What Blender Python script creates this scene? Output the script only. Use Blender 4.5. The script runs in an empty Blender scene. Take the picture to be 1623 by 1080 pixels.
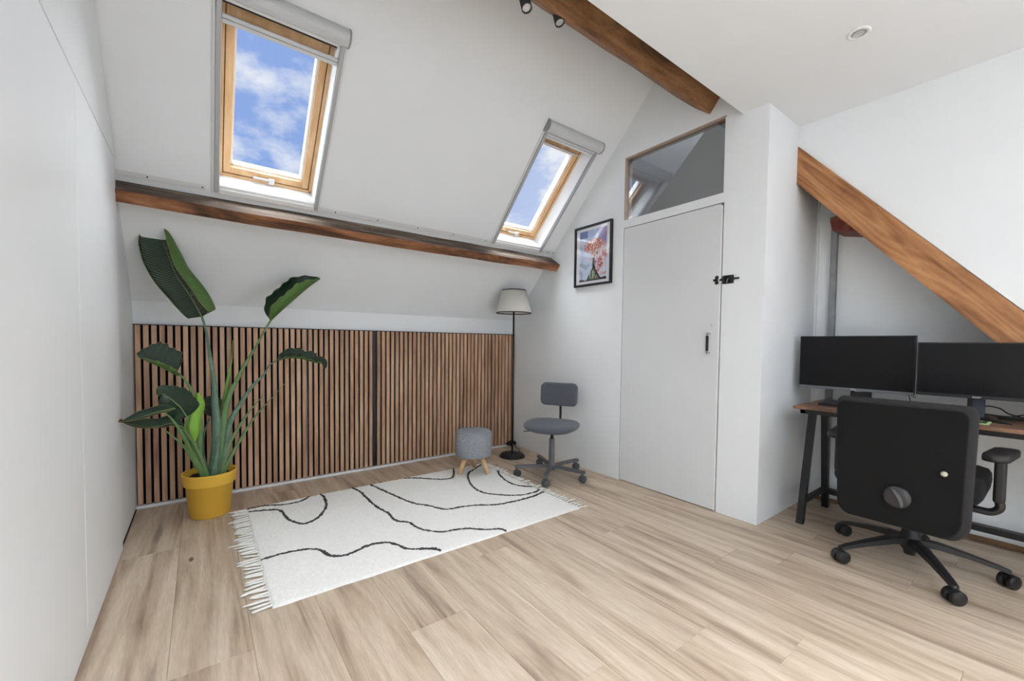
import bpy, bmesh, math, random
from mathutils import Vector, Matrix, noise
random.seed(7)
C = bpy.context.scene.collection
PI = math.pi
S2 = math.sqrt(.5)

# ------------------------------------------------------------------ camera, sky, light, exposure
def make_camera():
    yaw, pitch, roll = math.radians(36.84), math.radians(-2.0), math.radians(-.66)
    f = Vector((math.sin(yaw) * math.cos(pitch), math.cos(yaw) * math.cos(pitch), math.sin(pitch)))
    r = Vector((math.cos(yaw), -math.sin(yaw), 0))
    d = f.cross(r)
    c, s = math.cos(roll), math.sin(roll)
    r, d = c * r + s * d, -s * r + c * d
    cam = bpy.data.cameras.new('camera'); o = bpy.data.objects.new('camera', cam); C.objects.link(o)
    m = Matrix((r, -d, -f)).transposed().to_4x4(); m.translation = (0, 0, 1.08)
    o.matrix_world = m
    cam.sensor_width = 36; cam.lens = 658.2 / 1623 * 36; cam.shift_y = 28 / 1623; cam.clip_start = .01
    bpy.context.scene.camera = o
make_camera()
sc = bpy.context.scene
sc.view_settings.view_transform = 'Standard'; sc.view_settings.look = 'None'
sc.view_settings.exposure = -0.05; sc.view_settings.gamma = 1; sc.view_settings.use_curve_mapping = False

def lin(r, g, b):
    t = []
    for v in (r, g, b):
        v /= 255
        t.append(v / 12.92 if v <= .04045 else ((v + .055) / 1.055) ** 2.4)
    return (*t, 1)

def nodes(nt):
    nt.nodes.clear()
    def N(t, **kw):
        n = nt.nodes.new(t)
        for k, v in kw.items():
            if isinstance(k, str) and hasattr(n, k): setattr(n, k, v)
            else: n.inputs[k].default_value = v
        return n
    return N, nt.links.new

w = bpy.data.worlds.new('sky'); sc.world = w; w.use_nodes = True
N, L = nodes(w.node_tree)
tc = N('ShaderNodeTexCoord'); mp = N('ShaderNodeMapping'); mp.inputs['Scale'].default_value = (1.0, 1.0, 1.9)
mp.inputs['Location'].default_value = (3.1, 1.4, .3)
nz = N('ShaderNodeTexNoise'); nz.inputs['Scale'].default_value = 5.2; nz.inputs['Detail'].default_value = 9; nz.inputs['Roughness'].default_value = .56; nz.inputs['Distortion'].default_value = .15
rp = N('ShaderNodeValToRGB'); rp.color_ramp.elements[0].position = .45; rp.color_ramp.elements[1].position = .60
rp.color_ramp.elements[0].color = (0, 0, 0, 1); rp.color_ramp.elements[1].color = (1, 1, 1, 1)
mx = N('ShaderNodeMix', data_type='RGBA'); mx.inputs[6].default_value = lin(146, 177, 236); mx.inputs[7].default_value = lin(246, 249, 255)
bg = N('ShaderNodeBackground'); bg.inputs['Strength'].default_value = 1.0; out = N('ShaderNodeOutputWorld')
L(tc.outputs['Generated'], mp.inputs['Vector']); L(mp.outputs[0], nz.inputs['Vector']); L(nz.outputs[0], rp.inputs[0])
sx_ = N('ShaderNodeSeparateXYZ'); L(tc.outputs['Generated'], sx_.inputs[0])
hz = N('ShaderNodeMapRange'); hz.inputs['From Min'].default_value = .30; hz.inputs['From Max'].default_value = .75; hz.inputs['To Max'].default_value = .6; L(sx_.outputs[0], hz.inputs[0])
am = N('ShaderNodeMath', operation='MAXIMUM'); L(rp.outputs[0], am.inputs[0]); L(hz.outputs[0], am.inputs[1])
L(am.outputs[0], mx.inputs[0]); L(mx.outputs[2], bg.inputs[0]); L(bg.outputs[0], out.inputs[0])

def area(name, loc, target, sx, sy, energy, col=(1, 1, 1)):
    l = bpy.data.lights.new(name, 'AREA'); l.shape = 'RECTANGLE'; l.size = sx; l.size_y = sy; l.energy = energy; l.color = col
    o = bpy.data.objects.new(name, l); C.objects.link(o); o.location = loc
    o.rotation_euler = (Vector(target) - Vector(loc)).to_track_quat('-Z', 'Y').to_euler(); return o
sun = bpy.data.lights.new('daylight_sun', 'SUN'); sun.energy = 40.0; sun.angle = math.radians(110); sun.color = (.95, .98, 1)
so = bpy.data.objects.new('daylight_sun', sun); C.objects.link(so); so.location = (-2, 5, 7)
so.rotation_euler = Vector((-.36, .06, -.92)).to_track_quat('-Z', 'Y').to_euler()
# added fill light, outside an added window in the wall behind the camera
area('fill_light_rear', (1.25, -2.78, 1.35), (1.25, 1, 1.25), 2.7, 1.7, 8, (.93, .97, 1))
# added fill light above an unseen ceiling opening, cut for it behind the camera
area('fill_light_roof', (.38, -1.1, 3.02), (.38, -.75, 1.0), 1.15, 1.15, 46, (.93, .97, 1))
# added fill light at an added gable window, out of view to the right
area('fill_light_gable', (3.30, -1.75, 1.45), (0, -1.0, 1.35), 1.3, 1.3, 46, (.94, .97, 1))

# ------------------------------------------------------------------ helpers
def prop(o, label=None, cat=None, group=None, kind=None):
    if label: o['label'] = label
    if cat: o['category'] = cat
    if group: o['group'] = group
    if kind: o['kind'] = kind
    return o

def thing(name, label, cat, loc=(0, 0, 0), rz=0, group=None):
    o = bpy.data.objects.new(name, None); C.objects.link(o); o.empty_display_size = .1
    o.location = loc; o.rotation_euler = (0, 0, rz)
    prop(o, label, cat, group)
    o['_w'] = 1
    WM[o.name] = Matrix.Translation(loc) @ Matrix.Rotation(rz, 4, 'Z')
    del o['_w']
    return o
WM = {}
def wm(o): return WM.get(o.name, Matrix()) if o else Matrix()

class MB:
    def __init__(s): s.bm = bmesh.new()
    def _add(s, t, M=None, mi=0, smooth=False):
        if M is not None: bmesh.ops.transform(t, matrix=M, verts=t.verts)
        me = bpy.data.meshes.new('t')
        for f in t.faces: f.material_index = mi; f.smooth = smooth
        t.to_mesh(me); t.free(); s.bm.from_mesh(me); bpy.data.meshes.remove(me)
        return s
    def box(s, a, b, M=None, mi=0, bev=0, seg=2, smooth=False):
        t = bmesh.new(); bmesh.ops.create_cube(t, size=1)
        a = Vector(a); b = Vector(b); c = (a + b) / 2; d = b - a
        for v in t.verts: v.co = Vector((v.co.x * d.x + c.x, v.co.y * d.y + c.y, v.co.z * d.z + c.z))
        if bev: bmesh.ops.bevel(t, geom=t.edges[:], offset=bev, segments=seg, profile=.5, affect='EDGES')
        return s._add(t, M, mi, smooth)
    def prism(s, pts, axis, a, b, M=None, mi=0, bev=0, seg=2, smooth=False):
        """polygon extruded along an axis; pts in the two other coordinates (cyclic order kept x,y,z)"""
        t = bmesh.new()
        def P(p, q):
            return {'x': (q, p[0], p[1]), 'y': (p[0], q, p[1]), 'z': (p[0], p[1], q)}[axis]
        va = [t.verts.new(P(p, a)) for p in pts]; vb = [t.verts.new(P(p, b)) for p in pts]
        fa = t.faces.new(va); fb = t.faces.new(list(reversed(vb)))
        n = len(pts)
        for i in range(n): t.faces.new((va[i], vb[i], vb[(i + 1) % n], va[(i + 1) % n]))
        bmesh.ops.recalc_face_normals(t, faces=t.faces[:])
        if bev: bmesh.ops.bevel(t, geom=list(set(fa.edges[:] + fb.edges[:])), offset=bev, segments=seg, profile=.5, affect='EDGES')
        return s._add(t, M, mi, smooth)
    def tube(s, pts, rad, n=10, M=None, mi=0, smooth=True, flat=1.0, cap=True, up=(0, 0, 1)):
        pts = [Vector(p) for p in pts]
        if not hasattr(rad, '__len__'): rad = [rad] * len(pts)
        t = bmesh.new(); rings = []
        u = Vector(up)
        for i, p in enumerate(pts):
            T = (pts[min(i + 1, len(pts) - 1)] - pts[max(i - 1, 0)]).normalized()
            if abs(T.dot(u)) > .98: u = Vector((1, 0, 0)) if abs(T.x) < .9 else Vector((0, 1, 0))
            A = (u - T * T.dot(u)).normalized(); B = T.cross(A); u = A
            rings.append([t.verts.new(p + rad[i] * (math.cos(2 * PI * k / n) * A * flat + math.sin(2 * PI * k / n) * B)) for k in range(n)])
        for a, b in zip(rings, rings[1:]):
            for k in range(n): t.faces.new((a[k], a[(k + 1) % n], b[(k + 1) % n], b[k]))
        if cap: t.faces.new(rings[0]); t.faces.new(rings[-1])
        bmesh.ops.recalc_face_normals(t, faces=t.faces[:])
        s._add(t, M, mi, smooth)
        return s
    def cyl(s, a, b, r, r2=None, n=20, M=None, mi=0, smooth=True): return s.tube([a, b], [r, r if r2 is None else r2], n, M, mi, smooth)
    def lathe(s, prof, n=32, M=None, mi=0, smooth=True, close=False):
        t = bmesh.new(); rings = []
        for r, z in prof:
            if r < 1e-6: rings.append([t.verts.new((0, 0, z))])
            else: rings.append([t.verts.new((r * math.cos(2 * PI * k / n), r * math.sin(2 * PI * k / n), z)) for k in range(n)])
        for a, b in zip(rings, rings[1:]):
            for k in range(n):
                k2 = (k + 1) % n
                if len(a) == 1 and len(b) == 1: continue
                if len(a) == 1: t.faces.new((a[0], b[k2], b[k]))
                elif len(b) == 1: t.faces.new((a[k], a[k2], b[0]))
                else: t.faces.new((a[k], a[k2], b[k2], b[k]))
        bmesh.ops.recalc_face_normals(t, faces=t.faces[:])
        return s._add(t, M, mi, smooth)
    def loft(s, secs, M=None, mi=0, smooth=False):
        t = bmesh.new(); R = [[t.verts.new(p) for p in q] for q in secs]; n = len(R[0])
        for a, b in zip(R, R[1:]):
            for k in range(n): t.faces.new((a[k], a[(k + 1) % n], b[(k + 1) % n], b[k]))
        t.faces.new(R[0]); t.faces.new(R[-1]); bmesh.ops.recalc_face_normals(t, faces=t.faces[:])
        return s._add(t, M, mi, smooth)
    def build(s, name, mats, parent=None, world=True, loc=None, **pr):
        me = bpy.data.meshes.new(name)
        if world and parent is not None: s.bm.transform(wm(parent).inverted())
        if loc is not None: s.bm.transform(Matrix.Translation(-Vector(loc)))
        s.bm.to_mesh(me); s.bm.free()
        for m in (mats if isinstance(mats, (list, tuple)) else [mats]): me.materials.append(m)
        o = bpy.data.objects.new(name, me); C.objects.link(o)
        if parent is not None: o.parent = parent
        if loc is not None: o.location = loc
        M = wm(parent)
        WM[o.name] = M @ Matrix.Translation(loc) if loc is not None else M.copy()
        prop(o, **pr)
        return o

def smoothpath(pts, n=8):
    pts = [Vector(p) for p in pts]; out = []
    P = [2 * pts[0] - pts[1]] + pts + [2 * pts[-1] - pts[-2]]
    for i in range(1, len(P) - 2):
        for k in range(n):
            t = k / n; a, b, c, d = P[i - 1], P[i], P[i + 1], P[i + 2]
            out.append(.5 * ((2 * b) + (c - a) * t + (2 * a - 5 * b + 4 * c - d) * t * t + (3 * b - a - 3 * c + d) * t ** 3))
    out.append(pts[-1]); return out

def rrect(w0, h0, w1, h1, r, n=6):
    """rounded rectangle outline from (w0,h0) to (w1,h1); r = one radius or four (starting at w1,h1, anticlockwise)"""
    if not hasattr(r, '__len__'): r = [r] * 4
    o = []
    for (cx, cy, a0), q in zip(((w1 - r[0], h1 - r[0], 0), (w0 + r[1], h1 - r[1], 90), (w0 + r[2], h0 + r[2], 180), (w1 - r[3], h0 + r[3], 270)), r):
        for k in range(n + 1):
            a = math.radians(a0 + 90 * k / n); o.append((cx + q * math.cos(a), cy + q * math.sin(a)))
    return o

# ------------------------------------------------------------------ materials
def mat(name, col, rough=.5, metal=0, spec=.5, bump=0, bscale=60, var=0, sheen=0, coat=0, vscale=3.0, aniso=None, rnd=0):
    m = bpy.data.materials.new(name); m.use_nodes = True
    N, L = nodes(m.node_tree)
    b = N('ShaderNodeBsdfPrincipled'); o = N('ShaderNodeOutputMaterial'); L(b.outputs[0], o.inputs[0])
    b.inputs['Base Color'].default_value = col; b.inputs['Roughness'].default_value = rough; b.inputs['Metallic'].default_value = metal
    b.inputs['Specular IOR Level'].default_value = spec; b.inputs['Sheen Weight'].default_value = sheen; b.inputs['Coat Weight'].default_value = coat
    tc = N('ShaderNodeTexCoord'); mp = N('ShaderNodeMapping'); L(tc.outputs['Object'], mp.inputs[0])
    if aniso: mp.inputs['Scale'].default_value = aniso
    if var or rnd:
        z = N('ShaderNodeTexNoise'); z.inputs['Scale'].default_value = vscale; z.inputs['Detail'].default_value = 5
        L(mp.outputs[0], z.inputs['Vector'])
        mr = N('ShaderNodeMapRange'); mr.inputs['From Min'].default_value = .3; mr.inputs['From Max'].default_value = .7
        mr.inputs['To Min'].default_value = 1 - var; mr.inputs['To Max'].default_value = 1 + var
        L(z.outputs[0], mr.inputs[0])
        h = N('ShaderNodeHueSaturation'); h.inputs['Color'].default_value = col; L(mr.outputs[0], h.inputs['Value']); L(h.outputs[0], b.inputs['Base Color'])
    if bump:
        z2 = N('ShaderNodeTexNoise'); z2.inputs['Scale'].default_value = bscale; z2.inputs['Detail'].default_value = 4
        L(mp.outputs[0], z2.inputs['Vector'])
        bp = N('ShaderNodeBump'); bp.inputs['Strength'].default_value = bump; bp.inputs['Distance'].default_value = .004
        L(z2.outputs[0], bp.inputs['Height']); L(bp.outputs[0], b.inputs['Normal'])
    return m

def wood(name, stops, scale, rough=.5, fine=.12, dark=None, knots=0, wave=0, rnd=.12, spec=.4, bump=.15, detail=6, big=2.5, distort=.4):
    """stops: [(pos, colour)] over low frequency grain stretched by scale; fine = strength of fibres; dark = (colour, threshold) stains"""
    m = bpy.data.materials.new(name); m.use_nodes = True
    N, L = nodes(m.node_tree)
    b = N('ShaderNodeBsdfPrincipled'); o = N('ShaderNodeOutputMaterial'); L(b.outputs[0], o.inputs[0])
    b.inputs['Roughness'].default_value = rough; b.inputs['Specular IOR Level'].default_value = spec
    tc = N('ShaderNodeTexCoord'); oi = N('ShaderNodeObjectInfo')
    ml = N('ShaderNodeMath', operation='MULTIPLY'); ml.inputs[1].default_value = 37.0; L(oi.outputs['Random'], ml.inputs[0])
    cb = N('ShaderNodeCombineXYZ')
    for i in range(3): L(ml.outputs[0], cb.inputs[i])
    ad = N('ShaderNodeVectorMath', operation='ADD'); L(tc.outputs['Object'], ad.inputs[0]); L(cb.outputs[0], ad.inputs[1])
    mp = N('ShaderNodeMapping'); mp.inputs['Scale'].default_value = scale; L(ad.outputs[0], mp.inputs[0])
    z = N('ShaderNodeTexNoise'); z.inputs['Scale'].default_value = big; z.inputs['Detail'].default_value = detail; z.inputs['Distortion'].default_value = distort
    L(mp.outputs[0], z.inputs['Vector'])
    r = N('ShaderNodeValToRGB'); el = r.color_ramp.elements
    while len(el) < len(stops): el.new(.5)
    for e, (p, c) in zip(el, stops): e.position = p; e.color = c
    fac = z.outputs[0]
    if wave:
        wv = N('ShaderNodeTexNoise'); wv.inputs['Scale'].default_value = big * .35; wv.inputs['Detail'].default_value = 1.5; L(mp.outputs[0], wv.inputs['Vector'])
        k = N('ShaderNodeMath', operation='MULTIPLY'); k.inputs[1].default_value = 90; L(wv.outputs[0], k.inputs[0])
        sn = N('ShaderNodeMath', operation='SINE'); L(k.outputs[0], sn.inputs[0])
        ma = N('ShaderNodeMath', operation='MULTIPLY_ADD'); ma.inputs[1].default_value = wave; L(sn.outputs[0], ma.inputs[0]); L(z.outputs[0], ma.inputs[2])
        fac = ma.outputs[0]
    L(fac, r.inputs[0])
    z3 = N('ShaderNodeTexNoise'); z3.inputs['Scale'].default_value = big * 14; z3.inputs['Detail'].default_value = 3; L(mp.outputs[0], z3.inputs['Vector'])
    mr = N('ShaderNodeMapRange'); mr.inputs['From Min'].default_value = .3; mr.inputs['From Max'].default_value = .7
    mr.inputs['To Min'].default_value = 1 - fine; mr.inputs['To Max'].default_value = 1 + fine; L(z3.outputs[0], mr.inputs[0])
    rv = N('ShaderNodeMapRange'); rv.inputs['To Min'].default_value = 1 - rnd; rv.inputs['To Max'].default_value = 1 + rnd; L(oi.outputs['Random'], rv.inputs[0])
    vm = N('ShaderNodeMath', operation='MULTIPLY'); L(mr.outputs[0], vm.inputs[0]); L(rv.outputs[0], vm.inputs[1])
    h = N('ShaderNodeHueSaturation'); L(r.outputs[0], h.inputs['Color']); L(vm.outputs[0], h.inputs['Value'])
    col = h.outputs[0]
    if dark:
        z4 = N('ShaderNodeTexNoise'); z4.inputs['Scale'].default_value = dark[2]; z4.inputs['Detail'].default_value = 8; z4.inputs['Roughness'].default_value = .6
        mp4 = N('ShaderNodeMapping'); mp4.inputs['Scale'].default_value = dark[3]; L(ad.outputs[0], mp4.inputs[0]); L(mp4.outputs[0], z4.inputs['Vector'])
        m4 = N('ShaderNodeMapRange', interpolation_type='SMOOTHSTEP'); m4.inputs['From Min'].default_value = dark[1]; m4.inputs['From Max'].default_value = dark[1] + .16; L(z4.outputs[0], m4.inputs[0])
        x = N('ShaderNodeMix', data_type='RGBA'); L(m4.outputs[0], x.inputs[0]); L(col, x.inputs[6]); x.inputs[7].default_value = dark[0]; col = x.outputs[2]
    if knots:
        v = N('ShaderNodeTexVoronoi'); v.inputs['Scale'].default_value = knots[0]
        mp5 = N('ShaderNodeMapping'); mp5.inputs['Scale'].default_value = knots[1]; L(ad.outputs[0], mp5.inputs[0]); L(mp5.outputs[0], v.inputs['Vector'])
        m5 = N('ShaderNodeMapRange', interpolation_type='SMOOTHSTEP'); m5.inputs['From Min'].default_value = knots[2]; m5.inputs['From Max'].default_value = knots[2] * .25; L(v.outputs['Distance'], m5.inputs[0])
        x = N('ShaderNodeMix', data_type='RGBA'); L(m5.outputs[0], x.inputs[0]); L(col, x.inputs[6]); x.inputs[7].default_value = knots[3]; col = x.outputs[2]
    L(col, b.inputs['Base Color'])
    if bump:
        bp = N('ShaderNodeBump'); bp.inputs['Strength'].default_value = bump; bp.inputs['Distance'].default_value = .003
        L(z3.outputs[0], bp.inputs['Height']); L(bp.outputs[0], b.inputs['Normal'])
    return m

def pane_mat(name, tint, gloss):
    m = bpy.data.materials.new(name); m.use_nodes = True
    N, L = nodes(m.node_tree)
    t = N('ShaderNodeBsdfTransparent'); t.inputs[0].default_value = tint
    g = N('ShaderNodeBsdfGlossy'); g.inputs['Roughness'].default_value = .01
    f = N('ShaderNodeLayerWeight'); f.inputs['Blend'].default_value = .5
    pw = N('ShaderNodeMath', operation='POWER'); pw.inputs[1].default_value = 4.5; L(f.outputs['Facing'], pw.inputs[0])
    a = N('ShaderNodeMath', operation='MULTIPLY_ADD'); a.inputs[1].default_value = .8; a.inputs[2].default_value = .03 + gloss; L(pw.outputs[0], a.inputs[0])
    x = N('ShaderNodeMixShader'); L(a.outputs[0], x.inputs[0]); L(t.outputs[0], x.inputs[1]); L(g.outputs[0], x.inputs[2])
    o = N('ShaderNodeOutputMaterial'); L(x.outputs[0], o.inputs[0]); return m

M_wall = mat('white_wall_paint', lin(236, 239, 241), .75, spec=.25, bump=.04, bscale=35, var=.012)
M_door = mat('door_paint', lin(222, 224, 226), .5, spec=.35, var=.01)
M_closet = mat('closet_lacquer', lin(240, 242, 243), .4, spec=.4, var=.01)
M_seam = mat('dark_gap', lin(55, 55, 55), .9)
M_ceil = mat('ceiling_paint', lin(235, 238, 240), .85, spec=.2, var=.012)
M_floor = wood('oak_laminate', [(.25, lin(146, 124, 106)), (.42, lin(184, 163, 141)), (.56, lin(201, 182, 160)), (.72, lin(212, 195, 175))], (6.0, .45, 1), .42, .10,
               dark=(lin(150, 133, 118), .585, 1.8, (5, .55, 1)), knots=(1.6, (2.2, .9, 1), .055, lin(118, 96, 80)), wave=.05, rnd=.045, spec=.4, bump=.05)
M_slat = wood('walnut_slat', [(.3, lin(158, 120, 94)), (.5, lin(194, 155, 126)), (.7, lin(214, 180, 150))], (6, 6, .7), .5, .06, wave=.03, rnd=.16, bump=.08, big=3)
M_felt = mat('black_felt', lin(22, 22, 24), .95, spec=.1)
M_beam = wood('old_beam_wood', [(.3, lin(78, 50, 34)), (.46, lin(126, 82, 54)), (.6, lin(152, 102, 68)), (.75, lin(178, 128, 92))], (1.0, 7, 7), .6, .2,
              dark=(lin(48, 32, 24), .52, 1.7, (1.2, 3, 3)), wave=.05, rnd=0, bump=.5)
M_beamtop = wood('weathered_beam_wood', [(.3, lin(52, 42, 36)), (.5, lin(98, 82, 70)), (.72, lin(160, 145, 132))], (1.0, 9, 9), .75, .3,
              dark=(lin(44, 30, 24), .55, 2.0, (1.0, 2.5, 2.5)), rnd=0, bump=.6)
M_beam2 = wood('upper_beam_wood', [(.3, lin(94, 66, 40)), (.46, lin(130, 90, 56)), (.62, lin(152, 110, 72)), (.78, lin(176, 132, 92))], (1.1, 7, 7), .6, .2,
              dark=(lin(70, 46, 28), .55, 2.0, (1.2, 3.5, 3.5)), wave=.04, rnd=0, bump=.4)
M_strut = wood('strut_wood', [(.28, lin(124, 82, 50)), (.45, lin(162, 110, 70)), (.6, lin(182, 130, 86)), (.75, lin(196, 146, 102))], (7, .9, 7), .55, .1,
              dark=(lin(98, 62, 34), .60, 2.0, (4, .9, 4)), wave=.06, knots=(2.4, (1.6, 1.0, 1.6), .085, lin(70, 40, 24)), rnd=0, bump=.25)
M_pine = wood('pine_sash', [(.3, lin(196, 152, 104)), (.5, lin(218, 178, 132)), (.7, lin(230, 196, 154))], (5, 1.2, 1.2), .4, .05, rnd=.03, bump=.03)
M_white = mat('white_plastic', lin(238, 238, 238), .4, spec=.4)
M_trimw = mat('white_trim', lin(226, 227, 227), .5, var=.02)
M_alu = mat('grey_blind_rail', lin(176, 178, 180), .45, metal=.25, spec=.5)
M_aluL = mat('light_grey_blind', lin(206, 208, 210), .45, spec=.5)
M_endcap = mat('grey_endcap', lin(150, 152, 155), .5)
M_chrome = mat('steel', lin(190, 192, 195), .25, metal=1)
M_black = mat('black_metal', lin(24, 24, 26), .45, spec=.45)
M_blackpl = mat('black_plastic', lin(28, 28, 30), .42, spec=.5, bump=.05, bscale=400)
M_blackfab = mat('black_fabric', lin(30, 30, 30), .95, spec=.12, bump=.5, bscale=500, sheen=.05)
M_blackfab2 = mat('black_cushion_fabric', lin(58, 57, 58), .95, spec=.12, bump=.8, bscale=420, var=.12, vscale=200)
M_screw = mat('screw_black', lin(25, 25, 25), .6)
M_greyfab = mat('grey_fabric', lin(92, 95, 103), .95, spec=.15, bump=.5, bscale=420, sheen=.2, var=.12, vscale=260)
M_greymet = mat('grey_metal', lin(98, 99, 103), .5, spec=.45)
M_greypl = mat('grey_plastic', lin(84, 85, 89), .5, spec=.4)
M_stoolfab = mat('mottled_grey_felt', lin(152, 155, 161), .95, spec=.1, bump=.9, bscale=160, var=.22, vscale=120)
M_stoolleg = wood('pale_stool_leg', [(.3, lin(206, 166, 116)), (.5, lin(222, 184, 136)), (.7, lin(232, 200, 156))], (5, 5, 1), .45, .04, rnd=.03, bump=.02)
M_yellow = mat('yellow_pot', lin(240, 192, 76), .5, spec=.35, var=.02)
M_soil = mat('soil', lin(58, 42, 32), 1, bump=1, bscale=90, var=.5, vscale=60)
M_shade = mat('lamp_shade', lin(226, 224, 216), .9, spec=.1, bump=.15, bscale=300)
M_screen = mat('screen_off', lin(9, 10, 13), .32, spec=.25)
M_deskwood = wood('rustic_desk_board', [(.3, lin(74, 52, 40)), (.48, lin(118, 86, 66)), (.62, lin(146, 110, 86)), (.78, lin(168, 134, 108))], (6, 1.2, 1), .45, .2,
              dark=(lin(52, 38, 30), .55, 2.5, (3, 1.2, 1)), rnd=0, bump=.15)
M_postmet = mat('galvanised_post', lin(140, 143, 147), .5, metal=.4, var=.2, vscale=12)
M_redwood = wood('red_stained_block', [(.3, lin(70, 24, 18)), (.5, lin(110, 44, 32)), (.7, lin(136, 80, 56))], (6, 6, 6), .5, .2, rnd=0)
M_pane = pane_mat('window_glass', (.97, .98, .99, 1), -.01)
M_clear = pane_mat('picture_glass', (1, 1, 1, 1), .02)
M_greymark = mat('grey_mark', lin(190, 192, 196), .4)
M_knob = mat('knob_plastic', lin(52, 52, 54), .35, spec=.5)
M_base = mat('brown_skirting', lin(140, 104, 76), .6)

# ------------------------------------------------------------------ the setting
XL, XR, YK, ZC, YE = -.344, 2.67, 3.51, 2.50, 1.235
XN, YC, XG = 3.50, 1.085, 3.11
# floor planks
fl = bpy.data.objects.new('floor', None); C.objects.link(fl); prop(fl, kind='structure'); WM['floor'] = Matrix()
sub = MB().box((XL - .1, -2.8, -.06), (XN + .1, 3.7, -.0125)).build('subfloor', M_seam, fl)
PW, PLN = .237, 1.38
known = {-1: 1.668, -2: 2.73, 5: .793, 6: .548, 8: 1.017, 9: .82, 10: .39}
plank_cache = {}
for c in range(-2, 17):
    x0 = -.10 + PW * (c + 1)   # column -1 spans -.10 .. .137
    x1 = x0 + PW
    if c in known: y = known[c]
    else: y = 1.1 + ((c * .618 * PLN) % PLN)
    while y > -2.7: y -= PLN
    xa, xb = max(x0, XL - .05), min(x1, XN + .05)
    if xb - xa < .01: continue
    while y < 3.6:
        ya, yb = max(y, -2.7), min(y + PLN, 3.6)
        if yb - ya > .01:
            key = (round(xb - xa, 3), round(yb - ya, 3))
            if key not in plank_cache:
                t = MB().box((-key[0] / 2 + .0003, -key[1] / 2 + .0003, -.012), (key[0] / 2 - .0003, key[1] / 2 - .0003, 0), bev=.0009, seg=1)
                o = t.build('plank', M_floor, fl, world=False); plank_cache[key] = o.data
            else:
                o = bpy.data.objects.new('plank', plank_cache[key]); C.objects.link(o); o.parent = fl
            o.location = ((xa + xb) / 2, (ya + yb) / 2, 0)
        y += PLN

def struct(name, mb, m, **k): return mb.build(name, m, None, kind='structure', **k)
# back: knee wall, behind the slatted panels
struct('wall_back', MB().box((XL - .1, YK + .03, 0), (XR + .1, YK + .13, 1.45)), M_wall)
# left wall and flush closet fronts
wl = struct('wall_left', MB().box((XL - .1, -2.7, 0), (XL, YK + .1, 3.4)), M_wall)
for a, b in ((-2.6, -1.02), (-1.016, .44), (.444, 2.034), (2.037, 2.864)):
    MB().box((XL, a, .004), (XL + .013, b, 1.968), bev=.002, seg=1).build('closet_panel', M_closet, wl)
# filler board above the groove, cut along the slope of the roof
MB().prism([(-2.6, 1.973), (2.864, 1.973), (2.864, 1.99), (1.60, 3.25), (-2.6, 3.25)], 'x', XL, XL + .013, bev=.001, seg=1).build('filler_board', M_closet, wl)
# roof slope with two window openings
def roof_pt(x, s, n=0): return Vector((x, 2.94 - s * S2 + n * S2, 1.925 + s * S2 + n * S2))
MW = Matrix(((1, 0, 0, 0), (0, -S2, S2, 2.94), (0, S2, S2, 1.925), (0, 0, 0, 1)))
WIN = (.058, 1.955)      # left edges of the two roof windows
WW = .563
sB, sT, s0, s1 = .05, .955, -1.0, 2.05
mb = MB()
xs = [XL - .02, WIN[0] + .03, WIN[0] + WW - .03, WIN[1] + .03, WIN[1] + WW - .03, XN + .1]
for i in range(5):
    if i in (1, 3):
        mb.box((xs[i], s0, 0), (xs[i + 1], sB, .02), MW); mb.box((xs[i], sT, 0), (xs[i + 1], s1, .02), MW)
    else: mb.box((xs[i], s0, 0), (xs[i + 1], s1, .02), MW)
struct('ceiling_slope', mb, M_ceil)
hx0, hx1, hy0, hy1 = -.22, .98, -1.7, -.5  # unseen ceiling opening, added to let the roof fill light in
struct('ceiling', MB().box((XL - .1, hy1, ZC), (XN + .1, YE, ZC + .12)).box((XL - .1, -2.7, ZC), (XN + .1, hy0, ZC + .12)).box((XL - .1, hy0, ZC), (hx0, hy1, ZC + .12)).box((hx1, hy0, ZC), (XN + .1, hy1, ZC + .12)), M_ceil)
m = MB()
for a, b in ((hx0, hx0 + .04), (hx1 - .04, hx1)): m.box((a, hy0, ZC + .02), (b, hy1, ZC + .1))
m.box((hx0, hy0, ZC + .02), (hx1, hy0 + .04, ZC + .1)).box((hx0, hy1 - .04, ZC + .02), (hx1, hy1, ZC + .1))
struct('added_shaft', MB().box((hx0 - .02, hy0 - .02, ZC + .1), (hx0, hy1 + .02, 3.06)).box((hx1, hy0 - .02, ZC + .1), (hx1 + .02, hy1 + .02, 3.06)).box((hx0, hy0 - .02, ZC + .1), (hx1, hy0, 3.06)).box((hx0, hy1, ZC + .1), (hx1, hy1 + .02, 3.06)), M_ceil)  # unseen shaft, added to keep the roof fill light off the gable
wc = m.build('window_6', M_white, None, kind='structure')  # frame and pane of the added roof opening, out of view
MB().box((hx0 + .04, hy0 + .04, ZC + .06), (hx1 - .04, hy1 - .04, ZC + .064)).build('pane', M_pane, wc)
struct('ceiling_upper', MB().box((XL - .1, YE - .1, 3.3), (XR + .1, 1.75, 3.4)).box((XL - .1, YE - .1, ZC + .12), (XR + .1, YE - .02, 3.3)), M_ceil)
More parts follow.
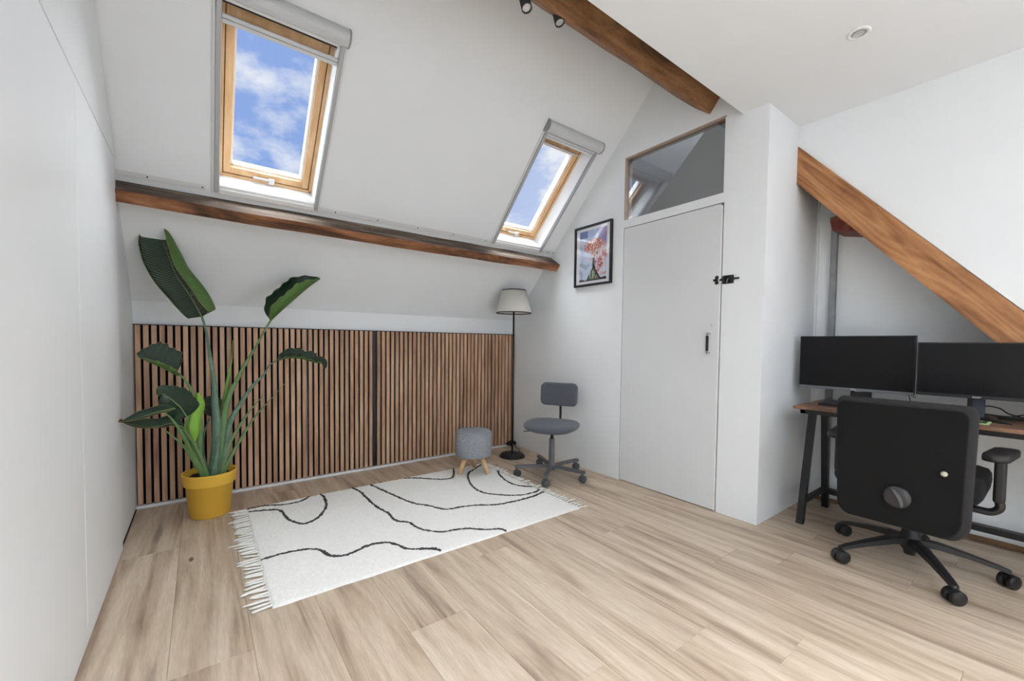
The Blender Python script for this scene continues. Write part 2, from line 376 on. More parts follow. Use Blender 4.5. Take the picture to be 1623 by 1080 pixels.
# right wall with door and transom openings
DY0, DY1, DZ, TZ0, TZ1 = 1.335, 2.118, 1.995, 2.056, 2.538
rz = lambda y: 4.865 - y
m = MB()
T = .09
m.box((XR, YC, 0), (XR + T, DY0, ZC + .4))
m.box((XR, DY0, DZ), (XR + T, DY1, TZ0))
m.prism([(DY0, TZ1), (DY1, TZ1), (DY1, rz(DY1) + .02), (1.57, 3.295), (YC, 3.295), (YC, ZC + .4), (DY0, ZC + .4)], 'x', XR, XR + T)
m.prism([(DY1, 0), (YK + .1, 0), (YK + .1, rz(YK + .1)), (DY1, rz(DY1) + .02)], 'x', XR, XR + T)
struct('wall_right', m, M_wall)
# the dark closet behind the door
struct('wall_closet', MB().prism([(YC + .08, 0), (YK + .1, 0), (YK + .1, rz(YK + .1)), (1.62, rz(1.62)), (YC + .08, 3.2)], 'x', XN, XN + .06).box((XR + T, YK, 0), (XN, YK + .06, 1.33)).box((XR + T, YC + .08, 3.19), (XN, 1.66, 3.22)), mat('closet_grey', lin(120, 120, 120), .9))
# side of the column, niche wall and gable wall
struct('wall_column', MB().box((XR + T - .001, YC, 0), (XN, YC + .07, ZC + .05)), M_wall)
struct('wall_niche', MB().box((XN, -1.08, 0), (XN + .08, YC + .07, ZC + .05)).box((XG + .03, -1.08, 0), (XN, -1.0, ZC + .05)), M_wall)
SLP = 1.167
sy = lambda z, z0=2.368: YC - .015 - (z0 - z) / SLP     # Y of the strut's upper edge at height z
ga, gb, gc, gd = -2.45, -1.10, .80, 2.10  # opening added in the unseen part of the gable for fill light
m = MB().prism([(YC, ZC + .02), (YC, 2.375), (sy(0.0), 0), (gb, 0), (gb, ZC + .02)], 'x', XG + .004, XG + .03)
m.box((XG + .004, -2.7, 0), (XG + .03, ga, ZC + .02)).box((XG + .004, ga, 0), (XG + .03, gb, gc)).box((XG + .004, ga, gd), (XG + .03, gb, ZC + .02))
struct('wall_gable', m, M_wall)
# seam bead in the niche corner
struct('trim_1', MB().box((XN - .012, YC - .012, .0), (XN, YC, 2.4)), M_trimw)
struct('baseboard_niche', MB().box((XN - .012, -1.0, 0), (XN, YC, .028), bev=.003), M_base)
# rear wall behind the camera with an added, unseen window for the fill light
m = MB(); wx0, wx1, wz0, wz1 = -.05, 2.6, .5, 2.2
m.box((XL, -2.7, 0), (wx0, -2.6, ZC)).box((wx1, -2.7, 0), (XG + .03, -2.6, ZC)).box((wx0, -2.7, 0), (wx1, -2.6, wz0)).box((wx0, -2.7, wz1), (wx1, -2.6, ZC))
struct('wall_rear', m, M_wall)
m = MB()
for a, b in ((wx0, wx0 + .05), (1.25, 1.30), (wx1 - .05, wx1)): m.box((a, -2.68, wz0), (b, -2.62, wz1))
m.box((wx0, -2.68, wz0), (wx1, -2.62, wz0 + .05)).box((wx0, -2.68, wz1 - .05), (wx1, -2.62, wz1))
wr = struct('window_4', m, M_white)
MB().box((wx0 + .05, -2.652, wz0 + .05), (wx1 - .05, -2.648, wz1 - .05)).build('pane', M_pane, wr)

m = MB()
for a, b in ((ga, ga + .05), (gb - .05, gb)): m.box((XG + .01, a, gc), (XG + .06, b, gd))
m.box((XG + .01, ga, gc), (XG + .06, gb, gc + .05)).box((XG + .01, ga, gd - .05), (XG + .06, gb, gd))
wg = struct('window_5', m, M_white)  # unseen window, added to carry the gable fill light
MB().box((XG + .03, ga + .05, gc + .05), (XG + .034, gb - .05, gd - .05)).build('pane', M_pane, wg)

# ------------------------------------------------------------------ roof windows
def roof_window(n, x, bar_s):
    B = lambda a, b, **k: MB().box((x + a[0], a[1], a[2]), (x + b[0], b[1], b[2]), MW, **k)
    fr = bpy.data.objects.new('window_%d' % n, None); C.objects.link(fr); prop(fr, kind='structure'); WM[fr.name] = Matrix()
    W = WW; D = .118
    # white liner boards
    MB().box((x + .028, sB - .012, 0), (x + .034, .93, D), MW).box((x + W - .034, sB - .012, 0), (x + W - .028, .93, D), MW) \
        .box((x + .028, sB - .012, 0), (x + W - .028, sB, D), MW).box((x + .028, .93, 0), (x + W - .028, .96, D), MW).build('liner', M_white, fr)
    # grey blind rails down both sides, trim strips and bottom rail, on the room side of the slope
    for a, b in ((0, .012), (W - .012, W)):
        B((a, -.005, -.012), (b, .99, .0), bev=.002).build('casing_strip', M_trimw, fr)
    for a, b in ((.012, .034), (W - .034, W - .012)):
        r = B((a, .012, -.024), (b, .955, .0), bev=.003).build('blind_rail', M_alu, fr)
        q = (a + .0225, b + .001) if a < .1 else (a - .001, a + .0005)
        MB().box((x + (b if a < .1 else a) - .0015, .02, -.016), (x + (b if a < .1 else a) + .0015, .94, -.008), MW).build('rail_slot', M_endcap, r)
    B((.0, -.005, -.010), (W, .012, 0), bev=.002).build('casing_strip', M_trimw, fr)
    b = B((.034, .0, -.018), (W - .034, .034, 0), bev=.004).build('bottom_rail', M_trimw, fr)
    B((.034, .034, -.006), (W - .034, sB, .002)).build('sill_lip', M_white, fr)
    # fixed pine frame
    f = MB(); i0, i1, j0, j1 = .034, W - .034, sB, .93
    for a, c in (((i0, j0), (i0 + .018, j1)), ((i1 - .018, j0), (i1, j1)), ((i0, j0), (i1, j0 + .016)), ((i0, j1 - .02), (i1, j1))):
        f.box((x + a[0], a[1], D), (x + c[0], c[1], D + .06), MW)
    f.build('frame', M_pine, fr)
    g = MB()
    for a, c in (((i0 + .018, j0 + .016), (i0 + .024, j1 - .02)), ((i1 - .024, j0 + .016), (i1 - .018, j1 - .02)), ((i0 + .018, j0 + .016), (i1 - .018, j0 + .022))):
        g.box((x + a[0], a[1], D + .028), (x + c[0], c[1], D + .055), MW)
    g.build('gasket', M_black, fr)
    # sash
    a0, a1, b0, b1 = i0 + .022, i1 - .022, j0 + .021, j1 - .02
    sash = MB(); t = .036
    sash.box((x + a0, b0, D + .006), (x + a0 + t, b1, D + .05), MW, bev=.002).box((x + a1 - t, b0, D + .006), (x + a1, b1, D + .05), MW, bev=.002)
    so = sash.build('sash', M_pine, fr)
    MB().box((x + a0 + t, b0, D + .006), (x + a1 - t, b0 + .038, D + .05), MW, bev=.002).build('sash_rail', M_pine, so)
    MB().box((x + a0 + t, b1 - .075, D + .006), (x + a1 - t, b1, D + .05), MW, bev=.002).build('sash_rail', M_pine, so)
    # white glazing bead
    q = MB(); c0, c1, d0, d1 = a0 + t, a1 - t, b0 + .038, b1 - .075
    q.box((x + c0, d0, D + .03), (x + c0 + .010, d1, D + .075), MW).box((x + c1 - .012, d0, D + .02), (x + c1, d1, D + .075), MW)
    q.box((x + c0, d0, D + .03), (x + c1, d0 + .012, D + .075), MW).box((x + c0, d1 - .012, D + .03), (x + c1, d1, D + .075), MW)
    q.build('glazing_bead', M_white, so)
    MB().box((x + c0, d0, D + .05), (x + c1, d1, D + .054), MW).build('pane', M_pane, so)
    # ventilation flap with dark slot at the top, above the sash rail
    MB().box((x + i0 + .03, j1 - .088, D - .012), (x + i1 - .03, j1 - .076, D + .006), MW, bev=.003).build('ventilation_bar', M_aluL, so)
    MB().box((x + i0 + .0, j1 - .022, D - .05), (x + i1, j1 - .0, D), MW).build('ventilation_grille', M_black, fr)
    # handle
    h = MB(); hx = x + W * .36
    h.box((hx, b0 + .004, D - .014), (hx + .115, b0 + .016, D - .004), MW, bev=.003)
    h.box((hx + .082, b0 - .012, D - .018), (hx + .112, b0 + .02, D + .006), MW, bev=.003).box((hx + .004, b0 + .006, D - .006), (hx + .018, b0 + .014, D + .006), MW)
    h.build('handle', M_aluL, so, label='light grey sash handle')
    # rolled blind: cassette above, pull bar
    cas = MB(); cs = .985; R = .040
    sec = [(cs + R * math.cos(a), -.012 + -R * math.sin(a) * .95) for a in [math.radians(10 + 160 * k / 10) for k in range(11)]] + [(cs - R, .0), (cs + R, .0)]
    cas.loft([[MW @ Vector((xx, s_, n_)) for s_, n_ in sec] for xx in (x + .006, x + W - .006)], smooth=False)
    co = cas.build('blind_cassette', M_aluL, fr)
    for xx in (x - .002, x + W - .006):
        e = MB(); e.loft([[MW @ Vector((xx + d, cs + (s_ - cs) * 1.06, n_ * 1.06)) for s_, n_ in sec] for d in (0, .008)])
        e.build('end_cap', M_endcap, co)
    br = MB().box((x + .024, bar_s, -.010), (x + W - .024, bar_s + .017, .006), MW, bev=.002).box((x + .024, bar_s + .019, -.012), (x + W - .024, bar_s + .036, .006), MW, bev=.003)
    br.build('blind_pull_bar', M_aluL, fr)
    if bar_s < .9:
        pass
roof_window(1, WIN[0], .845)
roof_window(2, WIN[1], .905)

# ------------------------------------------------------------------ transom window over the door
fr = bpy.data.objects.new('window_3', None); C.objects.link(fr); prop(fr, kind='structure'); WM[fr.name] = Matrix()
j = .012
MB().box((XR + .001, DY1 - j, TZ0), (XR + .07, DY1, TZ1)).build('jamb', M_redwood if False else mat('raw_jamb_wood', lin(178, 158, 142), .7, var=.1, vscale=20), fr)
MB().box((XR + .001, DY0 + .0, TZ1 - j), (XR + .07, DY1 - j, TZ1)).build('head', bpy.data.materials['raw_jamb_wood'], fr)
MB().box((XR + .001, DY0, TZ0), (XR + .07, DY0 + .008, TZ1 - j)).build('jamb', M_wall, fr)
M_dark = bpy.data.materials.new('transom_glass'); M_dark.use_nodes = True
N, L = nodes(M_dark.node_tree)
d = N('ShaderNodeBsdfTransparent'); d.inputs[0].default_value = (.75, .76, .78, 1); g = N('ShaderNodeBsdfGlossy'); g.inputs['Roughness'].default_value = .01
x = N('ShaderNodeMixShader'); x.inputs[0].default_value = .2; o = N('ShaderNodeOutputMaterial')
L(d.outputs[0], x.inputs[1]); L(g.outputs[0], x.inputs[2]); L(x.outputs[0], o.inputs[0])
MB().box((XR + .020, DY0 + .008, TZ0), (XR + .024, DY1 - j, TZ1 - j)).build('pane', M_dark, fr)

# ------------------------------------------------------------------ door
dr = MB().box((XR - .001, DY0 + .017, .006), (XR + .038, DY1 - .005, DZ - .006), bev=.001, seg=1).build('door_1', M_door, None, kind='structure')
MB().box((XR - .002, DY0 + .008, .004), (XR + .038, DY0 + .016, DZ - .02)).build('edge_strip', M_white, dr)
h = MB()
for z in (1.036, 1.160): h.box((XR - .034, 1.399, z - .005), (XR - .001, 1.409, z + .005), bev=.002)
h.box((XR - .036, 1.398, 1.029), (XR - .028, 1.410, 1.167), bev=.002)
ho = h.build('handle', M_chrome, dr, label='chrome and black pull handle')
MB().box((XR - .040, 1.3965, 1.048), (XR - .027, 1.4115, 1.146), bev=.003).build('grip', M_black, ho)
MB().cyl((XR - .003, 1.395, 1.215), (XR - .0008, 1.395, 1.215), .004).build('screw', M_endcap, dr)
MB().box((XR + .055, DY0 - .01, 0), (XR + .06, DY1 + .01, DZ + .005)).build('rebate', M_seam, dr)
# keeper on the door
kp = MB()
for z in (1.487, 1.521): kp.lathe([(0, .006), (.006, .006), (.012, .003), (.012, 0), (0, 0)], 14, Matrix.Translation((XR - .0015, 1.368, z)) @ Matrix.Rotation(-PI / 2, 4, 'Y'))
kp.box((XR - .008, 1.360, 1.487), (XR - .001, 1.376, 1.521), bev=.002).box((XR - .014, 1.372, 1.496), (XR - .001, 1.388, 1.512), bev=.004)
kp.build('bolt_keeper', M_black, dr, label='black bolt keeper')
# sliding bolt on the column
bt = thing('barrel_bolt', 'black metal sliding bolt fixed to the column beside the white door', 'bolt', (XR, 1.30, 1.50))
MB().box((XR - .003, 1.262, 1.474), (XR, 1.333, 1.528), bev=.001).build('plate', M_black, bt)
MB().cyl((XR - .011, 1.226, 1.502), (XR - .011, 1.345, 1.502), .006, n=12).build('rod', M_black, bt)
for y in (1.272, 1.318): MB().box((XR - .02, y - .006, 1.489), (XR - .002, y + .006, 1.515), bev=.003).build('guide', M_black, bt)
MB().tube([(XR - .014, 1.291, 1.502), (XR - .026, 1.291, 1.494), (XR - .03, 1.291, 1.476)], .004, 8).build('knob', M_greymet, bt)
for y in (1.268, 1.327):
    for z in (1.48, 1.522): MB().cyl((XR - .0045, y, z), (XR - .002, y, z), .0032, n=8).build('screw', M_endcap, bt)

# ------------------------------------------------------------------ screwed white strips above the lower beam
i = 2
for a, b, hs in ((XL + .006, .03, (-.215, .017)), (WIN[0] + WW + .002, WIN[1] - .005, (.72, 1.0, 1.3, 1.6, 1.9)), (WIN[1] + WW + .003, XR - .002, (2.58, 2.60, 2.655))):
    t = MB().box((a, .002, -.008), (b, .034, 0), MW, bev=.002).build('trim_%d' % i, M_trimw, None, kind='structure'); i += 1
    for q in hs:
        p = MW @ Vector((q, .018, -.0095)); e = MW @ Vector((q, .018, -.007))
        MB().cyl(p, e, .0042, n=10).build('screw', M_screw, t)

# ------------------------------------------------------------------ timber beams
def hewn(stations, cross, amp=.004, seed=0):
    secs = []
    for k, (x, pts) in enumerate(stations):
        q = []
        for jx, (y, z) in enumerate(pts):
            d = noise.noise_vector(Vector((x * 3.1 + seed, jx * 4.3, 1.7))) * amp
            q.append(Vector((x, y + d.y, z + d.z)))
        secs.append(q)
    return secs
st = []
for k in range(61):
    x = XL + (XR - XL) * k / 60; u = (x - 1.1) / 1.5
    e = .008 * u * u - .001; lf = .010 * max(0, -u) ** 2
    P0, P1, P2, P3 = (2.972, 1.905), (2.838, 1.806 + e + lf), (2.884, 1.756 + e * .7 + lf), (3.03, 1.85)
    st.append((x, [P0, P1, P2, P3]))
secs = hewn(st, None, .005)
mb = MB(); t = bmesh.new(); R = [[t.verts.new(p) for p in q] for q in secs]
for a, b in zip(R, R[1:]):
    for k in range(4):
        f = t.faces.new((a[k], a[(k + 1) % 4], b[(k + 1) % 4], b[k])); 
t.faces.new(R[0]); t.faces.new(R[-1]); bmesh.ops.recalc_face_normals(t, faces=t.faces[:]); bmesh.ops.bevel(t, geom=[e for e in t.edges if abs(e.verts[0].co.x - e.verts[1].co.x) > .02 and (e.verts[0].co.y < 2.86 and e.verts[0].co.z > 1.77)], offset=.004, segments=1, affect='EDGES')
mb._add(t)
for f in mb.bm.faces:
    if f.normal.z > .2: f.material_index = 1
b1 = mb.build('timber_beam', [M_beam, M_beamtop], None, label='long dark weathered timber beam below the two roof windows, grey on top', cat='beam', loc=(1.1, 2.9, 1.8))

d1, d2 = Vector((-.62, .785)), Vector((.785, .62)); P = Vector((1.445, 2.588))
st = []
for k in range(41):
    x = XL + (XR - XL) * k / 40
    q = [P, P + .2 * d1, P + .2 * d1 + .13 * d2, P + .13 * d2]
    st.append((x, [(v.x, v.y) for v in q]))
MB().loft(hewn(st, None, .006, 9)).build('timber_beam', M_beam2, None, label='rough brown timber beam across the top of the picture, beside the flat ceiling', cat='beam', loc=(1.1, 1.4, 2.7))

# diagonal strut against the gable wall
def sP(y, dz): return (y, 2.375 - (YC - .0 - y) * SLP - dz)
y1 = -.62
st = []
for k in range(31):
    y = YC + (y1 - YC) * k / 30
    dz = .237; n = noise.noise(Vector((y * 4, 2, 1))) * .004
    st.append([Vector((XG - .012 + n * .3, y, sP(y, 0)[1] + n)), Vector((XG + .12, y, sP(y, 0)[1] + n)), Vector((XG + .12, y, sP(y, dz)[1] - n)), Vector((XG - .012 - n * .3, y, sP(y, dz)[1] - n))])
ang = math.atan(SLP)
mb = MB().loft(st)
RX = Matrix.Rotation(ang, 4, 'X')   # strut's own axis lies along its object's Y
c = Vector((XG + .05, .25, 1.3))
mb.bm.transform(Matrix.Translation(-c)); mb.bm.transform(RX.inverted())
o = mb.build('timber_strut', M_strut, None, world=False, label='orange brown diagonal timber strut above the two monitors', cat='beam')
o.location = c; o.rotation_euler = (ang, 0, 0)
# grey steel post in the niche, with a red stained block
ps = thing('steel_post', 'narrow grey steel post standing in the niche behind the left monitor', 'post', (3.462, .972, 0))
MB().box((3.446, .955, 0), (3.480, .990, 1.96), bev=.003).build('tube', M_postmet, ps)
MB().box((3.440, .945, 1.955), (3.490, 1.000, 1.965), bev=.002).build('cap_plate', M_postmet, ps)
MB().box((3.436, .940, 0), (3.490, 1.004, .006), bev=.001).build('foot_plate', M_postmet, ps)
MB().prism([(.945, 1.90), (.80, 1.98), (.755, 1.86), (.80, 1.80), (.93, 1.83)], 'x', 3.25, 3.495, bev=.004).build('wood_block', M_redwood, None, label='small dark red stained wood block tucked under the diagonal strut', cat='wood block', loc=(3.37, .86, 1.88))

# ------------------------------------------------------------------ slatted wall panels
def slat_panel(x0, x1, n, label):
    r = thing('slat_panel', label, 'wall panel', ((x0 + x1) / 2, YK + .03, 0), 0, 'slatted walnut wall panels')
    MB().box((x0 + .001, YK + .018, .02), (x1 - .001, YK + .030, 1.172)).build('backing', M_felt, r)
    p = (x1 - x0) / n; wd = p * .66; data = None
    for k in range(n):
        cx = x0 + p * (k + .5)
        if data is None:
            o = MB().box((-wd / 2, -.009, -.575), (wd / 2, .009, .575), bev=.0012, seg=1).build('slat', M_slat, r, world=False); data = o.data
        else:
            o = bpy.data.objects.new('slat', data); C.objects.link(o); o.parent = r
        o.location = wm(r).inverted() @ Vector((cx, YK + .009, .596))
slat_panel(XL + .004, .655, 25, 'leftmost slatted walnut wall panel, behind the potted plant')
slat_panel(.659, 1.165, 13, 'narrow slatted walnut wall panel left of the black batten')
slat_panel(1.192, 2.368, 29, 'wide slatted walnut wall panel behind the round stool')
slat_panel(2.372, XR - .002, 7, 'rightmost slatted walnut wall panel, behind the floor lamp')
MB().box((1.166, YK + .012, .02), (1.191, YK + .03, 1.172), bev=.001).build('batten', mat('black_batten', lin(26, 30, 36), .5), None, label='flat black batten between two slatted walnut wall panels', cat='batten', loc=(1.18, YK + .02, .6))
struct('trim_5', MB().box((XL + .002, YK + .004, 1.172), (XR - .002, YK + .03, 1.177)), M_seam)
bb = MB().box((XL + .002, YK - .012, 0), (XR - .002, YK + .03, .018), bev=.002)
struct('baseboard_back', bb, mat('white_aluminium_strip', lin(238, 240, 243), .3, metal=.1))

# ------------------------------------------------------------------ ceiling downlight and spotlights
dl = thing('recessed_downlight', 'small round recessed downlight in the flat ceiling above the desk', 'ceiling light', (2.394, .612, ZC))
T0 = Matrix.Translation((2.394, .612, ZC))
MB().lathe([(.044, 0), (.044, -.002), (.040, -.004), (.030, -.004), (.028, -.001), (.028, 0)], 40, T0).build('trim_ring', M_white, dl)
MB().lathe([(.028, 0), (.028, -.003), (.023, -.0045), (.023, 0)], 32, T0).build('inner_ring', M_chrome, dl)
MB().lathe([(.023, -.001), (.018, -.003), (.010, -.0015), (0, -.001)], 32, T0).build('lens', mat('lamp_glass', lin(200, 200, 198), .15, spec=.8), dl)

rail = MB().box((.95, 1.545, 2.735), (1.55, 1.575, 2.760), bev=.002)
def spot(base, end, label):
    base, end = Vector(base), Vector(end); ax = (end - base).normalized()
    r = thing('spotlight', label, 'spotlight', tuple(base), 0, 'black spotlights on the upper beam')
    Mx = Matrix.Translation(end) @ ax.to_track_quat('Z', 'Y').to_matrix().to_4x4()
    MB().lathe([(0, -.088), (.020, -.088), (.0225, -.085), (.0235, 0), (.0195, 0), (.0195, -.008), (0, -.008)], 28, Mx).build('housing', M_black, r)
    MB().lathe([(.0192, -.006), (.010, -.004), (0, -.003)], 24, Mx).build('lens', bpy.data.materials['lamp_glass'], r)
    top = Mx @ Vector((0, 0, -.080))
    a = Vector((top.x, 1.515, top.z + .04))
    MB().tube([top, (top + a) / 2 + Vector((0, 0, .012)), a], .006, 8).cyl(a, a + Vector((0, .004, 0)), .018, n=16) \
        .build('bracket', M_black, r)
    return r
spot((1.15, 1.50, 2.66), (1.148, 1.454, 2.534), 'black cylindrical spotlight at the top edge, left of its twin')
spot((1.36, 1.50, 2.66), (1.365, 1.478, 2.586), 'black cylindrical spotlight tilted out behind the upper beam')

# ------------------------------------------------------------------ framed picture
pf = thing('framed_picture', 'black framed photo print with red blossom on the wall left of the door', 'picture', (XR, 2.43, 1.835))
Y0, Y1, Z0, Z1 = 2.222, 2.634, 1.580, 2.094
f = MB(); t = .017
for a, b in (((Y0, Z0), (Y0 + t, Z1)), ((Y1 - t, Z0), (Y1, Z1)), ((Y0 + t, Z0), (Y1 - t, Z0 + t)), ((Y0 + t, Z1 - t), (Y1 - t, Z1))):
    f.box((XR - .024, a[0], a[1]), (XR - .001, b[0], b[1]), bev=.001, seg=1)
f.build('frame', M_black, pf)
MB().box((XR - .010, Y0 + t, Z0 + t), (XR - .006, Y1 - t, Z1 - t)).build('mat_board', mat('mat_board', lin(236, 236, 244), .8), pf)
ay0, ay1, az0, az1 = 2.278, 2.580, 1.622, 2.052
gx, gz = 66, 96
vs = [((XR - .0105), ay1 - (ay1 - ay0) * i / gx, az0 + (az1 - az0) * k / gz) for k in range(gz + 1) for i in range(gx + 1)]
fs = [(k * (gx + 1) + i, k * (gx + 1) + i + 1, (k + 1) * (gx + 1) + i + 1, (k + 1) * (gx + 1) + i) for k in range(gz) for i in range(gx)]
me = bpy.data.meshes.new('print'); me.from_pydata(vs, [], fs)
ca = me.color_attributes.new('Col', 'FLOAT_COLOR', 'CORNER')
def paint(u, v):      # u left to right, v bottom to top
    n = noise.noise(Vector((u * 6, v * 8, 0))); n2 = noise.noise(Vector((u * 22, v * 30, 5)))
    sky = [lin(205, 215, 235), lin(150, 170, 215), lin(90, 105, 160)]
    c = sky[0]
    tt = max(0, min(1, (v - .45) * 1.5 + n * .6 - u * .2))
    c = [sky[0][i] * (1 - tt) + sky[1][i] * tt for i in range(3)]
    if v > .86 and u < .3: c = sky[2][:3]
    if v < .42 and n > .12 and u < .5: c = lin(165, 185, 205)[:3]
    if v > .6 and u > .7: c = lin(150, 140, 195)[:3]
    # blossom clumps
    d = ((u - .55) / .42) ** 2 + ((v - .68) / .13) ** 2
    if d + n * .8 < .9: c = lin(176, 92, 88)[:3] if n2 < .05 else (lin(214, 168, 168)[:3] if n2 < .3 else lin(232, 220, 200)[:3])
    if u > .42 + n * .15 and .34 < v < .62 and u < .95 and n2 > -.12: c = lin(226, 210, 196)[:3] if n2 < .2 else lin(190, 120, 110)[:3]
    if u > .62 - (.5 - v) * .2 and .10 < v < .55 and n2 + n > -.05: c = lin(178, 60, 56)[:3] if n2 < .2 else lin(232, 190, 190)[:3]
    # gable with finial
    apex = .54
    if abs(u - apex) < .035 and .25 < v < .45: c = lin(60, 58, 78)[:3]
    w_ = (.28 - v) * .95
    if v < .28 and abs(u - apex) < w_ + .02: c = lin(48, 44, 54)[:3] if abs(abs(u - apex) - w_) < .05 or n2 > .25 else lin(140, 140, 120)[:3]
    if .05 < v < .2 and abs(u - .46) < .07: c = lin(70, 120, 96)[:3] if abs(u - .46) < .035 else lin(200, 205, 200)[:3]
    if v < .035 + n * .02: c = lin(52, 44, 50)[:3]
    return (*c[:3], 1)
li = 0
for k in range(gz):
    for i in range(gx):
        q = paint((i + .5) / gx, (k + .5) / gz)
        for _ in range(4): ca.data[li].color = q; li += 1
m = bpy.data.materials.new('print_colours'); m.use_nodes = True
bs = m.node_tree.nodes['Principled BSDF']; at = m.node_tree.nodes.new('ShaderNodeAttribute'); at.attribute_name = 'Col'
m.node_tree.links.new(at.outputs['Color'], bs.inputs['Base Color']); bs.inputs['Roughness'].default_value = .7
me.transform(wm(pf).inverted()); me.materials.append(m)
o = bpy.data.objects.new('print', me); C.objects.link(o); o.parent = pf
MB().box((XR - .018, Y0 + t, Z0 + t), (XR - .016, Y1 - t, Z1 - t)).build('pane', M_clear, pf)

# ------------------------------------------------------------------ rug
RX0, RX1, RY0, RY1 = .218, 1.985, 1.880, 3.105
rug = thing('rug', 'cream woven rug with wavy charcoal lines and tasselled ends', 'rug', ((RX0 + RX1) / 2, (RY0 + RY1) / 2, 0))
gx, gy = 300, 208; vs = []; 
for k in range(gy + 1):
    for i in range(gx + 1):
        x = RX0 + (RX1 - RX0) * i / gx; y = RY0 + (RY1 - RY0) * k / gy
        if i == 0 or i == gx: x += noise.noise(Vector((y * 14, x, 0))) * .005
        if k == 0 or k == gy: y += noise.noise(Vector((x * 9, y, 0))) * .005
        e = min(i, gx - i, k, gy - k)
        z = .0095 + random.uniform(-.0013, .0013) + noise.noise(Vector((x * 60, y * 60, 0))) * .001
        if e == 0: z = .001
        elif e == 1: z -= .002
        vs.append((x, y, z))
fs = [(k * (gx + 1) + i, k * (gx + 1) + i + 1, (k + 1) * (gx + 1) + i + 1, (k + 1) * (gx + 1) + i) for k in range(gy) for i in range(gx)]
me = bpy.data.meshes.new('pile'); me.from_pydata(vs, [], fs); me.transform(wm(rug).inverted())
M_rug = mat('cream_wool', lin(243, 241, 236), .95, spec=.1, bump=.6, bscale=220, var=.04, vscale=60, sheen=.2)
me.materials.append(M_rug); o = bpy.data.objects.new('pile', me); C.objects.link(o); o.parent = rug
RUGLINES = {'a':[(0.224, 3.085), (0.326, 3.080), (0.425, 3.031), (0.523, 3.036), (0.589, 3.099)] ,
'b':[(0.231, 3.029), (0.376, 2.959), (0.399, 2.846), (0.411, 2.755), (0.462, 2.651), (0.527, 2.66), (0.578, 2.719), (0.64, 2.856), (0.664, 3.015), (0.659, 3.099)] ,
'c':[(0.223, 2.321), (0.315, 2.33), (0.408, 2.313), (0.457, 2.284), (0.486, 2.237), (0.499, 2.176), (0.55, 2.134), (0.613, 2.137), (0.693, 2.165), (0.778, 2.142), (0.822, 2.073), (0.842, 2.013), (0.906, 1.967), (0.955, 1.932), (0.977, 1.892)] ,
'd':[(0.872, 3.1), (0.898, 2.987), (0.896, 2.8), (0.903, 2.633), (0.925, 2.505), (0.92, 2.414), (0.934, 2.356), (0.978, 2.305), (0.995, 2.194), (1.063, 2.094), (1.137, 2.067), (1.213, 2.039), (1.294, 1.967), (1.365, 1.927), (1.384, 1.885)] ,
'e':[(1.003, 3.1), (1.038, 2.93), (1.074, 2.753), (1.118, 2.578), (1.186, 2.472), (1.246, 2.359), (1.351, 2.332), (1.44, 2.302), (1.56, 2.233), (1.717, 2.208), (1.864, 2.21), (1.976, 2.234)] ,
'f':[(1.972, 3.062), (1.868, 2.992), (1.753, 2.916), (1.663, 2.765), (1.61, 2.609), (1.606, 2.475), (1.675, 2.37), (1.778, 2.287), (1.908, 2.263), (1.978, 2.287)] ,
'g':[(1.98, 2.82), (1.931, 2.719), (1.893, 2.571), (1.902, 2.448), (1.975, 2.362)] ,
'h':[(1.265, 3.096), (1.37, 3.023), (1.477, 2.914), (1.562, 2.882), (1.622, 2.933), (1.713, 3.099)]}
M_line = mat('charcoal_yarn', lin(78, 74, 74), .95, spec=.1, bump=.8, bscale=250, var=.3, vscale=90)
for k_, pts in RUGLINES.items():
    p = smoothpath([(x, y, .0112) for x, y in pts], 14)
    p = [v + Vector((random.uniform(-.003, .003), random.uniform(-.003, .003), random.uniform(-.001, .001))) for v in p]
    rr = [max(.004, .0078 + .004 * noise.noise(Vector((v.x * 40, v.y * 40, 3))) + random.uniform(-.0025, .0025)) for v in p]
    MB().tube(p, rr, 6, smooth=False, flat=.42).build('pattern_line', M_line, rug)
# tassels
tass = []
def tassel_mesh():
    mb = MB(); Ln = random.uniform(.065, .115)
    mb.lathe([(0, -.006), (.005, -.003), (.006, .001), (.004, .006), (0, .008)], 7, Matrix.Rotation(PI / 2, 4, 'Y'), smooth=True)
    sw = random.uniform(-.22, .22)
    for q in range(4):
        a = random.uniform(-.05, .05) + sw; l = Ln * random.uniform(.75, 1.0); ph = random.uniform(0, 6)
        pts = [Vector((.004 + l * t_ / 6, math.tan(a) * l * t_ / 6 + .004 * math.sin(ph + t_ * 1.1) * t_ / 6 + (q - 1.5) * .0022, .001 * math.sin(ph + t_))) for t_ in range(7)]
        mb.tube(pts, [.0038] * 5 + [.0034, .002], 5)
    return mb
for k in range(8):
    o = tassel_mesh().build('tassel', M_rug, rug, world=False); tass.append(o)
    o.name = 'tassel'
pos = []
for side in (0, 1):
    n = 44
    for k in range(n): pos.append((side, RY0 + .015 + (RY1 - RY0 - .03) * (k + random.uniform(-.25, .25)) / (n - 1)))
for idx, (side, y) in enumerate(pos):
    if idx < 8: o = tass[idx]
    else: o = tass[random.randrange(8)].copy(); C.objects.link(o); o.parent = rug
    sc_ = 1.0 if side == 0 else .72
    o.scale = (sc_ * random.uniform(.8, 1.15), sc_, 1)
    o.rotation_euler = (0, 0, (PI if side == 0 else 0) + random.uniform(-.12, .12))
    o.location = wm(rug).inverted() @ Vector((RX0 - .002 if side == 0 else RX1 + .002, y, .0062))

